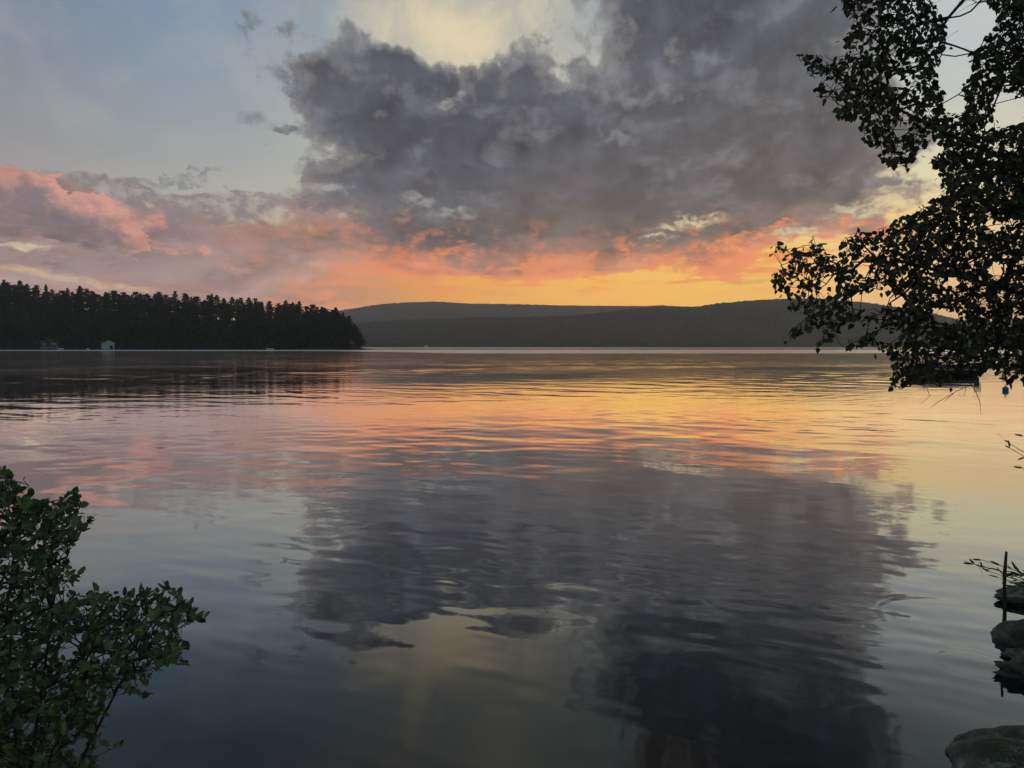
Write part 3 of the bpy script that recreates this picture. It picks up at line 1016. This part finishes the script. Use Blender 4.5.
# motorboat moored off to the right, behind the birch leaves
mb_d = 62.0
p = at(940, 346.5 + CAM_H * FPX / mb_d, mb_d)
boat = empty('motorboat', (p.x, p.y, 0), R(172))
tag(boat, 'dark covered motorboat moored behind the hanging leaves at right', 'boat')
h_, rg = hull_mb(5.4, 2.2, .6, .35)
h_.build('hull', M_hull, boat, True)
cover_mb(rg, 0, 13, .01, .38).build('canvas_cover', M_navy, boat, True)
outboard(boat, 5.4, 1.0)
rb_ = MB()
for s in (-1, 1):
    rb_.tube([(r_[0][0], s * abs(r_[0][1]) * 1.01, r_[0][2]) for r_ in rg], [.035] * len(rg), 5)
rb_.build('rub_rail', M_metal, boat)

# pale boat by the point
p = at(270, 350.0, 546)
pb_ = empty('motorboat', (p.x, 546, 0), R(8))
tag(pb_, 'small pale motorboat lying off the wooded point', 'boat')
h_, rg = hull_mb(5.6, 2.1, .95, .3)
h_.build('hull', M_white, pb_, True)
wsb = MB(); wsb.add([(.5, -.8, .95), (.5, .8, .95), (.1, .7, 1.65), (.1, -.7, 1.65), (.46, -.8, .95), (.46, .8, .95), (.06, .7, 1.65), (.06, -.7, 1.65)],
                    [(0, 1, 2, 3), (4, 7, 6, 5), (3, 2, 6, 7), (0, 4, 5, 1), (0, 3, 7, 4), (1, 5, 6, 2)])
wsb.build('windshield', M_glassy, pb_)
sb_ = MB(); sb_.box(-.5, 0, .95, .5, 1.4, .5); sb_.box(-1.6, 0, .9, .5, 1.6, .45); sb_.build('seat', M_white, pb_)
outboard(pb_, 5.6, 1.0)

for (px_, lb, rz_) in ((61, 'pale upturned rowboat on the shore below the brown cottage', 20), (88.5, 'pale upturned rowboat on the shore just left of the boathouse', -35)):
    d_r = 561.0
    x_ = (px_ - 512) / FPX * d_r
    rbo = empty('rowboat', (x_, d_r, max(.2, ground_z(x_, d_r)) + .75), R(rz_))
    rbo.rotation_euler = (math.pi, 0, R(rz_))
    tag(rbo, lb, 'boat')
    h_, rg = hull_mb(4.0, 1.5, .6, .2)
    h_.build('hull', M_white, rbo, True)
    tb_ = MB()
    for xx in (-1.0, .4): tb_.box(xx, 0, .48, .25, 1.25, .05)
    tb_.build('seat', M_brown, rbo)

# blue mooring buoy
bp = at(1005.5, 391, 42.0)
bu = empty('mooring_buoy', (bp.x, 42.0, 0))
tag(bu, 'small round blue mooring buoy floating right of the motorboat', 'buoy')
bm = bmesh.new(); bmesh.ops.create_uvsphere(bm, u_segments=20, v_segments=12, radius=.165)
me = bpy.data.meshes.new('float_ball'); bm.to_mesh(me); bm.free(); me.materials.append(M_buoy)
me.polygons.foreach_set('use_smooth', [True] * len(me.polygons))
fo = bpy.data.objects.new('float_ball', me); col.objects.link(fo); fo.parent = bu; fo.location = (0, 0, .09)
eb = MB(); eb.tube([(0, 0, .24), (0, 0, .30)], [.03, .03], 8)
eb.tube([(.05 * math.cos(t), 0, .33 + .05 * math.sin(t)) for t in np.linspace(0, 2 * math.pi, 13)], [.01] * 13, 6); eb.build('mooring_eye', M_metal, bu)


# ------------------------------------------------------------------ rocks on the near shore
M_rock = bpy.data.materials.new('lichened_rock')
M_rock.use_nodes = True
q = G(M_rock.node_tree); bs = M_rock.node_tree.nodes['Principled BSDF']
c = q.node('ShaderNodeTexCoord').outputs['Object']
f1 = q.mapr(q.noise(c, 4.0, 10, 0.7), .35, .65)
f2 = q.mapr(q.noise(q.vmath('ADD', c, (7, 3, 1)), 9.0, 8, 0.7), .52, .66)
f3 = q.mapr(q.noise(q.vmath('ADD', c, (1, 9, 4)), 2.0, 6, 0.6), .5, .62)
cc = q.mix(f1, q.rgb((0.055, 0.047, 0.036, 1)), q.rgb((0.17, 0.148, 0.118, 1)))
cc = q.mix(f2, cc, q.rgb((0.30, 0.28, 0.22, 1)))
cc = q.mix(f3, cc, q.rgb((0.05, 0.052, 0.03, 1)))
gz = q.node('ShaderNodeNewGeometry'); sz = q.node('ShaderNodeSeparateXYZ'); M_rock.node_tree.links.new(gz.outputs['Position'], sz.inputs[0])
wet = q.mapr(q.m('ADD', sz.outputs[2], q.m('MULTIPLY', f1, .02)), .015, .045, 1.0, 0.0)
q.put(bs.inputs['Base Color'], q.mix(wet, cc, q.rgb((0.018, 0.016, 0.013, 1))))
q.put(bs.inputs['Roughness'], q.fmix(wet, .88, .25))
bs.inputs['Specular IOR Level'].default_value = .25
bn = q.node('ShaderNodeBump'); bn.inputs['Distance'].default_value = .02
q.put(bn.inputs['Height'], q.noise(c, 14.0, 9, 0.72))
M_rock.node_tree.links.new(bn.outputs[0], bs.inputs['Normal'])


def rock(loc, size, seed, label, rz=0, rough=.18, crag=0.0, group=None, pw=1.0):
    bm = bmesh.new()
    bmesh.ops.create_icosphere(bm, subdivisions=6, radius=1.0)
    for v in bm.verts:
        n_ = v.co.normalized()
        s = Vector((seed * 3.1, seed * 1.7, seed))
        k = 1 + rough * 1.6 * mnoise.noise(n_ * 1.3 + s) + rough * .7 * mnoise.noise(n_ * 3.1 + s) + rough * .25 * mnoise.noise(n_ * 8 + s) + rough * .1 * mnoise.noise(n_ * 22 + s)
        if crag:
            k += crag * (abs(mnoise.noise(n_ * 4.0 + s)) - .2) + crag * .5 * (abs(mnoise.noise(n_ * 9.0 + s)) - .2)
        c_ = n_ * k
        for ax in range(3):
            c_[ax] = math.copysign(abs(c_[ax]) ** pw, c_[ax])
        v.co = Vector((c_.x * size[0], c_.y * size[1], c_.z * size[2]))
    me = bpy.data.meshes.new('rock'); bm.to_mesh(me); bm.free(); me.materials.append(M_rock)
    me.polygons.foreach_set('use_smooth', [True] * len(me.polygons))
    o = bpy.data.objects.new('rock', me); col.objects.link(o)
    o.location = loc; o.rotation_euler = (0, 0, R(rz))
    tag(o, label, 'rock', group)
    return o


rock((3.31, 4.28, -.20), (.76, .50, .37), 3, 'big rounded lichened boulder in the bottom right corner', 8, .13, .05, pw=.8)
rock((4.45, 5.45, -.07), (.80, .55, .30), 5, 'craggy dark ledge rock just above the rounded boulder', -24, .22, .30)
rock((4.72, 6.18, -.05), (.62, .34, .27), 9, 'smooth grey rock standing behind the craggy ledge at the waterline', -5, .10, .03)
rock((5.58, 7.25, .04), (.76, .34, .09), 12, 'thin dark pointed rock slab beside the wooden stake', 4, .12, .12)
rock((4.9, 4.6, .1), (.8, .6, .45), 15, 'rock on the bank outside the right edge beside the boulder', 30, .2, .1)
rock((-2.3, 3.3, -.1), (.5, .35, .3), 17, 'rock at the water under the leafy bush', 30, .2, .1)

# ------------------------------------------------------------------ wooden stake
pb0, pt0 = at(1003.5, 632, 6.55), at(1006.0, 551.5, 6.65)
st = MB()
pts_ = [pb0 + (pt0 - pb0) * t + Vector((.006 * math.sin(t * 7), 0, 0)) for t in np.linspace(-.15, 1, 9)]
st.tube(pts_, [.016, .017, .017, .015, .017, .014, .015, .013, .010], 8)
o = st.build('stake', M_bark, None)
tag(o, 'thin dark wooden stake standing in the water by the slab rock', 'stake')


# ------------------------------------------------------------------ leafy growth
def inside(px, py, poly):
    c_ = False
    j = len(poly) - 1
    for i in range(len(poly)):
        xi, yi = poly[i]; xj, yj = poly[j]
        if (yi > py) != (yj > py) and px < (xj - xi) * (py - yi) / (yj - yi) + xi:
            c_ = not c_
        j = i
    return c_


def project(p):
    c_, s_ = math.cos(PITCH), math.sin(PITCH)
    v = Vector(p) - Vector((0, 0, CAM_H))
    f = v.y * c_ - v.z * s_
    u = v.y * s_ + v.z * c_
    return 512 + FPX * v.x / f, 384 - FPX * u / f


def grow(chains, tips, step=.09, sag=.0, rad_tip=.0022, expo=2.3, jit=.25, rseed=1):
    """chains: stem polylines [(points, radii)], tips: points that want a twig. returns twig mesh, twig-node list [(pos, dir)]"""
    rr_ = random.Random(rseed)
    pos, par = [], []
    for pts, rad in chains:
        prev = -1
        for i in range(len(pts) - 1):
            a, b_ = Vector(pts[i]), Vector(pts[i + 1])
            n_ = max(1, int((b_ - a).length / .15))
            for k in range(n_):
                pos.append(a.lerp(b_, k / n_)); par.append(prev if (i or k) else -1); prev = len(pos) - 1
    nchain = len(pos)
    root = pos[0]
    tips = sorted(tips, key=lambda t: min((t - Vector(pos[k])).length for k in range(0, nchain, 3)))
    arr = np.zeros((200000, 3)); depth = np.zeros(200000)
    arr[:nchain] = [tuple(p) for p in pos]
    N = nchain
    depth[:N] = 0
    for t in tips:
        tv = np.array(tuple(t))
        dd = np.linalg.norm(arr[:N] - tv, axis=1) + depth[:N] * .22
        j = int(np.argmin(dd))
        a = pos[j]
        L = (t - a).length
        if L < step * .5: continue
        n_ = max(1, int(round(L / step)))
        off = Vector((rr_.gauss(0, 1), rr_.gauss(0, 1), rr_.gauss(0, 1))) * L * jit * .35
        prev = j
        for k in range(1, n_ + 1):
            u = k / n_
            p_ = a.lerp(t, u) + off * math.sin(math.pi * u) - Vector((0, 0, sag * L * math.sin(math.pi * u) * -1))
            pos.append(p_); par.append(prev)
            arr[N] = tuple(p_); depth[N] = depth[prev] + L / n_
            prev = N; N += 1
    cnt = [0] * N
    haschild = [False] * N
    for i in range(N):
        if par[i] >= 0: haschild[par[i]] = True
    for i in range(N - 1, -1, -1):
        if not haschild[i]: cnt[i] += 1
        if par[i] >= 0: cnt[par[i]] += cnt[i]
    rad = [min(.05, rad_tip * max(1, c_) ** (1 / expo)) for c_ in cnt]
    tw = MB()
    nodes = []
    for i in range(nchain, N):
        a, b_ = pos[par[i]], pos[i]
        d_v = (b_ - a)
        if d_v.length < 1e-6: continue
        tw.tube([a, b_], [rad[i] * 1.08 if par[i] < nchain else rad[par[i]], rad[i]], 3 if rad[i] < .005 else 5, False)
        nodes.append((b_, d_v.normalized(), not haschild[i]))
    st_ = MB()
    for pts, r_ in chains:
        st_.tube(pts, r_, 10)
    return st_, tw, nodes


def leaves_mesh(name, items, mat, parent, fold=.25):
    """items: (base, dir, normal, length, width, shape)"""
    n_ = len(items)
    V = np.zeros((n_, 8, 3))
    for i, (b_, d_v, nn, L, W, sh_) in enumerate(items):
        s_ = d_v.cross(nn)
        if s_.length < 1e-4: s_ = d_v.orthogonal()
        s_.normalize(); u = s_.cross(d_v)
        a1, a2, w2 = (.28, .62, .72) if sh_ == 0 else (.35, .75, .75)
        cup = -u * (W * fold)
        b0 = b_
        prof = [(0, 0), (a1, 1.0), (a2, w2), (1, 0), (a2, -w2), (a1, -1.0), (.38, 0), (.72, 0)]
        for k, (al, ac) in enumerate(prof):
            bend = -u * (.12 * L * al * al)
            V[i, k] = tuple(b0 + d_v * (L * al) + s_ * (W * .5 * ac) + (u * (W * fold) if ac == 0 and 0 < k and k != 3 else Vector((0, 0, 0))) * -1 + bend)
    F = np.array([[0, 6, 1, 1], [1, 6, 7, 2], [2, 7, 3, 3], [0, 5, 6, 6], [5, 4, 7, 6], [4, 3, 7, 7]])
    fs = []
    for i in range(n_):
        b0 = i * 8
        fs += [(b0, b0 + 6, b0 + 1), (b0 + 1, b0 + 6, b0 + 7, b0 + 2), (b0 + 2, b0 + 7, b0 + 3),
               (b0, b0 + 5, b0 + 6), (b0 + 5, b0 + 4, b0 + 7, b0 + 6), (b0 + 4, b0 + 3, b0 + 7)]
    return mesh_obj(name, V.reshape(-1, 3).tolist(), fs, mat, parent)


def rvec(r_, s=1.0):
    return Vector((r_.gauss(0, s), r_.gauss(0, s), r_.gauss(0, s)))


# ---- the tree at the right
M_birch = leaf_material('birch_leaves', (0.035, 0.034, 0.014), (0.08, 0.075, 0.028), .18)
M_alder = leaf_material('bush_leaves', (0.045, 0.065, 0.028), (0.16, 0.19, 0.07), .2, .45)
M_willow = leaf_material('willow_leaves', (0.05, 0.07, 0.03), (0.09, 0.11, 0.05), .2)

# outlines as seen, each with its distance range and how thickly it is set with twigs
T_UL = [(841, -60), (841, 0), (846, 14), (852, 30), (840, 40), (847, 52), (835, 58), (822, 54), (800, 52), (797, 60), (806, 74), (822, 82), (812, 92), (820, 100),
        (836, 104), (832, 118), (845, 122), (862, 118), (858, 134), (872, 150), (884, 163), (902, 172), (914, 160), (922, 148), (938, 150), (947, 109),
        (940, 91), (937, 68), (944, 50), (947, 26), (938, 8), (930, 0), (930, -60)]
T_UR = [(984, -60), (984, 0), (998, 14), (990, 32), (974, 46), (968, 58), (975, 72), (962, 86), (966, 104), (960, 118), (985, 128), (996, 110), (1024, 96),
        (1250, 60), (1250, -60)]
T_MID = [(947, 109), (938, 150), (928, 160), (944, 178), (938, 200), (960, 215), (1024, 215), (1250, 215), (1250, 90), (1024, 122), (1000, 128), (985, 130), (962, 116)]
T_LOW = [(770, 240), (776, 254), (788, 252), (776, 270), (770, 280), (776, 292), (792, 300), (788, 310), (812, 314), (800, 322), (786, 334), (790, 341), (806, 334), (822, 326), (818, 348),
         (830, 340), (850, 330), (846, 352), (868, 344), (890, 356), (893, 372), (890, 382), (900, 390), (914, 384), (930, 382), (950, 384), (972, 378), (990, 370),
         (1000, 378), (1008, 384), (1020, 376), (1024, 384), (1250, 380), (1250, 200), (1024, 200), (960, 195), (938, 198), (925, 204), (905, 215), (885, 226),
         (864, 232), (846, 234), (836, 254), (826, 256), (822, 240), (812, 236), (802, 250), (788, 244)]
T_CORE = [(880, 240), (940, 205), (1024, 150), (1060, 150), (1060, 372), (1000, 368), (950, 360), (915, 330), (880, 300)]
HOLES = [[(930, 0), (938, 8), (947, 26), (944, 50), (940, 90), (949, 112), (960, 114), (962, 86), (968, 56), (990, 32), (998, 16), (984, 0)],
         [(888, 72), (900, 76), (902, 88), (890, 90)], [(893, 120), (906, 124), (906, 134), (894, 134)],
         [(856, 262), (868, 258), (872, 276), (860, 280)], [(818, 280), (832, 276), (838, 290), (822, 296)],
         [(852, 296), (880, 290), (908, 296), (905, 306), (850, 308)], [(942, 280), (956, 276), (962, 284), (946, 290)],
         [(930, 308), (964, 312), (968, 318), (950, 324), (934, 320)], [(990, 264), (1004, 262), (1002, 274), (988, 276)],
         [(988, 218), (1002, 222), (996, 232), (984, 226)], [(992, 96), (1016, 90), (1020, 104), (998, 112)],
         [(925, 148), (938, 142), (946, 150), (930, 158)], [(836, 322), (876, 322), (872, 334), (846, 338)],
         [(876, 330), (900, 330), (900, 342), (880, 342)]]


def in_any(px, py, polys):
    return any(inside(px, py, q_) for q_ in polys)


tr = random.Random(21)
TREE_POLYS = [T_UL, T_UR, T_MID, T_LOW]
tips = []


def sample(poly, n_, dlo, dhi, r_, holes=HOLES, inset=0):
    xs_ = [p_[0] for p_ in poly]; ys_ = [p_[1] for p_ in poly]
    out = []
    tries = 0
    while len(out) < n_ and tries < n_ * 60:
        tries += 1
        px, py = r_.uniform(min(xs_), max(xs_)), r_.uniform(min(ys_), max(ys_))
        if not inside(px, py, poly) or in_any(px, py, holes): continue
        out.append(at(px, py, r_.uniform(dlo, dhi)))
    return out


def area(poly):
    a = 0
    for i in range(len(poly)):
        x0, y0 = poly[i - 1]; x1, y1 = poly[i]
        a += x0 * y1 - x1 * y0
    return abs(a) / 2


for poly, dl_, dh_, dens_ in ((T_UL, 4.3, 5.2, 1 / 20), (T_UR, 4.4, 5.6, 1 / 15), (T_MID, 4.5, 6.0, 1 / 10), (T_LOW, 4.5, 5.7, 1 / 18), (T_CORE, 4.6, 6.0, 1 / 34)):
    tips += sample(poly, int(area(poly) * dens_), dl_, dh_, tr)
# crown beyond the frame so that the tree is whole from the side as well
for i in range(700):
    v = rvec(tr).normalized() * tr.random() ** .4
    tips.append(Vector((5.4 + v.x * 2.6, 5.8 + v.y * 2.4, 6.6 + v.z * 2.6)))
TB = Vector((6.7, 5.6, ground_z(6.7, 5.6) - .2))
print('tree base', TB, 'tips', len(tips))
trunk_pts = [TB, TB + Vector((-.05, 0, 1.2)), TB + Vector((-.2, .05, 2.6)), TB + Vector((-.3, .1, 4.2)), TB + Vector((-.6, .1, 6.0)), TB + Vector((-.9, .1, 7.6))]
chains = [(trunk_pts, [.17, .15, .135, .11, .075, .03])]
limbs = [([trunk_pts[1] + Vector((0, 0, .3)), at(1120, 330, 5.3), at(1010, 290, 5.1), at(905, 262, 5.0), at(850, 262, 4.95)], [.040, .028, .016, .009, .004]),
         ([trunk_pts[2], at(1150, 190, 5.3), at(1030, 170, 5.2), at(950, 135, 5.0), at(900, 110, 4.8), at(850, 85, 4.8)], [.042, .03, .018, .012, .008, .004]),
         ([trunk_pts[3], at(1180, -40, 5.3), at(1060, -50, 5.1), at(985, -25, 4.9), at(948, 18, 4.8), at(925, 55, 4.75)], [.06, .045, .03, .014, .009, .005]),
         ([trunk_pts[2] + Vector((0, 0, .4)), at(1200, 80, 5.6), at(1080, 60, 5.3), at(1000, 70, 5.0)], [.04, .025, .014, .005]),
         ([trunk_pts[1], at(1180, 400, 5.4), at(1060, 350, 5.2), at(975, 345, 5.0)], [.04, .025, .012, .004])]
tree = empty('birch_tree', (0, 0, 0))
tag(tree, 'dark leafy birch hanging over the water from the right edge', 'tree')
st_, tw, nodes = grow(chains + limbs, tips, .07, 0, .0016, 2.2, .25, 5)
tb2 = MB(); tb2.tube(trunk_pts, chains[0][1], 14); tb2.build('trunk', M_bark, tree, True)
for pts, r_ in limbs:
    lb_ = MB(); lb_.tube(pts, r_, 8); lb_.build('limb', M_bark, tree, True)
tw.build('twigs', M_bark, tree)
items = []
for p_, dv, term in nodes:
    k = (4 if term else (2 if tr.random() < .75 else 0))
    for _ in range(k):
        d2 = (dv * .5 + rvec(tr, .75) + Vector((0, 0, -.75))).normalized()
        pet = p_ + d2 * tr.uniform(.006, .05)
        L = tr.uniform(.028, .056); W = L * tr.uniform(.68, .88)
        ctr = pet + d2 * L * .6
        if ctr.y > .5:
            px, py = project(ctr)
            if -20 < px < 1024 and -20 < py < 768:
                if not in_any(px, py, TREE_POLYS) and tr.random() < .93: continue
                if in_any(px, py, HOLES) and tr.random() < .9: continue
        nn = (rvec(tr) + Vector((0, -.6, .3))).normalized()
        items.append((pet, d2, nn, L, W, 0))
# small loose sprays at the lower fringe
print('tree leaves', len(items))
leaves_mesh('foliage', items, M_birch, tree, .12)
# bare dead twigs hanging below the leaves
dtw = MB()
for path in ([(968, 380), (976, 392), (980, 402), (981, 414)], [(972, 384), (955, 392), (938, 402), (930, 408)], [(955, 392), (948, 398), (944, 402)], [(966, 388), (964, 396)], [(925, 384), (930, 396), (920, 404)]):
    pts = [at(px, py, 4.9) for px, py in path]
    dtw.tube(pts, [.0022] * (len(pts) - 1) + [.001], 3, False)
dtw.build('dead_twigs', M_bark, tree)

# ---- leafy bush, bottom left
B_OUT = [(-70, 800), (-70, 470), (-10, 468), (6, 470), (14, 478), (29, 482), (40, 496), (56, 500), (75, 490), (84, 500), (80, 512), (94, 521), (80, 530), (79, 540), (70, 548), (66, 566),
         (78, 578), (66, 590), (86, 596), (104, 591), (122, 598), (145, 590), (158, 594), (170, 586), (182, 598), (192, 606), (206, 620), (190, 622), (180, 634), (186, 645), (176, 650),
         (188, 664), (166, 664), (158, 670), (146, 680), (128, 678), (148, 698), (126, 690), (106, 690), (104, 704), (108, 716), (98, 716), (94, 735), (122, 748), (100, 742), (92, 752), (99, 800)]
B_HOLES = [[(58, 642), (80, 642), (82, 650), (68, 662), (60, 655)], [(0, 585), (8, 588), (4, 598), (0, 598)], [(70, 750), (84, 735), (90, 745), (76, 762)], [(62, 700), (72, 696), (74, 706)]]
br = random.Random(5)
btips = sample(B_OUT, int(area(B_OUT) / 19), 2.45, 3.5, br, B_HOLES)
bbase = Vector((-2.0, 2.75, ground_z(-2.0, 2.75) - .1))
bush = empty('bush', (0, 0, 0))
tag(bush, 'dark green leafy bush at the water in the bottom left corner', 'bush')
bch = []
for tgt in ((20, 500, 3.0), (60, 560, 2.9), (150, 625, 2.9), (100, 640, 2.7), (60, 700, 2.7), (-40, 560, 3.0), (10, 640, 2.8), (-50, 660, 2.7)):
    e = at(*tgt)
    mid = bbase.lerp(e, .5) + Vector((br.uniform(-.1, .1), br.uniform(-.1, .1), .12))
    bch.append(([bbase + Vector((br.uniform(-.08, .08), br.uniform(-.08, .08), 0)), mid, e], [.012, .007, .002]))
for i in range(160):
    v = rvec(br).normalized() * br.random() ** .4
    btips.append(bbase + Vector((-.7 + v.x * .9, v.y * .6, .9 + v.z * .7)))
bst, btw, bnodes = grow(bch, btips, .05, 0, .0014, 2.2, .25, 9)
bst.build('stems', M_bark, bush, True)
btw.build('twigs', M_bark, bush)
items = []
for p_, dv, term in bnodes:
    k = 5 if term else (2 if br.random() < .6 else 0)
    for _ in range(k):
        d2 = (dv * .8 + rvec(br, .65) + Vector((0, 0, .35))).normalized()
        pet = p_ + d2 * .006
        L = br.uniform(.024, .048); W = L * br.uniform(.5, .64)
        ctr = pet + d2 * L * .5
        px, py = project(ctr)
        if -20 < px < 1024 and py < 775:
            if not inside(px, py, B_OUT) and br.random() < .85: continue
            if in_any(px, py, B_HOLES) and br.random() < .9: continue
        nn = (rvec(br, .55) + Vector((0, -.15, 1.0))).normalized()
        items.append((pet, d2, nn, L, W, 1))
print('bush leaves', len(items))
leaves_mesh('foliage', items, M_alder, bush, .14)


# ---- willow sprigs and shore plants at the right
def sprig(name, label, cat, base, targets, n_per, LW, mat, seed, up=0.2, group=None, sway=.05):
    r_ = random.Random(seed)
    root = empty(name, (0, 0, 0)); tag(root, label, cat, group)
    sm = MB(); its = []
    for e in targets:
        pts = []
        ctrl = base.lerp(e, .5) + Vector((r_.gauss(0, sway), r_.gauss(0, sway), abs((e - base).length) * .18))
        for t in np.linspace(0, 1, 9):
            pts.append(base * (1 - t) ** 2 + ctrl * 2 * t * (1 - t) + e * t * t)
        sm.tube(pts, list(np.linspace(.005, .0015, 9)), 5)
        for k in range(n_per):
            t = r_.uniform(.45, 1.0) if k else 1.0
            i_ = min(7, int(t * 8)); p_ = pts[i_].lerp(pts[i_ + 1], t * 8 - i_)
            dv = (pts[i_ + 1] - pts[i_]).normalized()
            d2 = (dv * .9 + rvec(r_, .5) + Vector((0, 0, up))).normalized()
            L = r_.uniform(LW[0][0], LW[0][1]); its.append((p_, d2, rvec(r_).normalized(), L, L * LW[1], 1))
    sm.build('stem', M_bark, root, True)
    leaves_mesh('leaves', its, mat, root, .1)
    return root


wb_ = Vector((3.75, 3.75, .55))
sprig('willow_sapling', 'narrow leaved willow sapling leaning past the wooden stake', 'sapling', wb_,
      [at(970, 563, 4.1), at(982, 560, 4.05), at(990, 572, 4.1), at(1000, 578, 4.1), at(1012, 572, 4.1), at(1018, 588, 4.1), at(1024, 575, 4.2), at(1040, 560, 4.2), at(1050, 590, 4.2)],
      26, ((.035, .075), .22), M_willow, 3, .1)
sprig('willow_sapling', 'narrow leaved willow shoot reaching in at the right edge above the sapling', 'sapling', Vector((3.9, 3.65, .6)),
      [at(1004, 440, 4.1), at(1010, 448, 4.1), at(1019, 466, 4.1), at(1024, 436, 4.2), at(1040, 445, 4.2)],
      20, ((.03, .06), .24), M_willow, 8, 0)
sprig('shore_plant', 'small leafy plant growing against the rounded boulder', 'plant', Vector((3.5, 3.85, ground_z(3.5, 3.85))),
      [at(px, py, 3.9) for px, py in ((990, 762), (1000, 752), (1008, 758), (1016, 745), (1022, 756), (1030, 750), (1004, 768))], 14, ((.02, .035), .6), M_alder, 4, .4)

# grass blades on the bank
M_grass = leaf_material('grass_blades', (0.05, 0.07, 0.025), (0.11, 0.12, 0.05), .2)
gb = MB(); gr_ = random.Random(3)
for i in range(2600):
    x = gr_.uniform(3.4, 9.0); y = gr_.uniform(2.5, 9.0)
    if interp(x, NEAR) - y < .35: 
        continue
    z = ground_z(x, y); h = gr_.uniform(.10, .34)
    a = gr_.uniform(0, 6.28); w = gr_.uniform(.003, .006)
    lx, ly = gr_.gauss(0, .35) * h, gr_.gauss(0, .35) * h
    dx, dy = math.cos(a) * w, math.sin(a) * w
    gb.add([(x - dx, y - dy, z), (x + dx, y + dy, z), (x + lx * .4 + dx * .7, y + ly * .4 + dy * .7, z + h * .6), (x + lx * .4 - dx * .7, y + ly * .4 - dy * .7, z + h * .6), (x + lx, y + ly, z + h)],
           [(0, 1, 2, 3), (3, 2, 4)])
o = gb.build('grass', M_grass)
tag(o, 'thin grass on the bank at the right edge', 'grass', kind='stuff')
# the tuft by the big boulder and the thin blades behind the stake
def tuft(label, centre, n_, h0, h1, spread, lean, seed):
    r_ = random.Random(seed); m = MB()
    for i in range(n_):
        x, y = centre.x + r_.gauss(0, spread), centre.y + r_.gauss(0, spread)
        z = centre.z; h = r_.uniform(h0, h1); a = r_.uniform(0, 6.28); w = r_.uniform(.002, .004)
        L_ = Vector((lean[0] + r_.gauss(0, .25), lean[1] + r_.gauss(0, .2), 1)).normalized() * h
        bnd = Vector((lean[0] + r_.gauss(0, .3), lean[1], -.25)) * h * .35
        dx = Vector((math.cos(a) * w, math.sin(a) * w, 0)); p0 = Vector((x, y, z))
        pp = [p0 + L_ * t + bnd * t * t for t in (0, .35, .7, 1)]
        m.add([pp[0] - dx, pp[0] + dx, pp[1] + dx * .8, pp[1] - dx * .8, pp[2] + dx * .5, pp[2] - dx * .5, pp[3]], [(0, 1, 2, 3), (3, 2, 4, 5), (5, 4, 6)])
    o = m.build('grass_tuft', M_grass); tag(o, label, 'grass tuft')


tuft('fine grass tuft rising behind the wooden stake', Vector((5.35, 6.75, .08)), 60, .35, .85, .06, (-.05, 0), 4)
tuft('short grass tuft on top of the rounded boulder', Vector((3.25, 4.2, .16)), 60, .08, .2, .07, (-.4, -.2), 6)
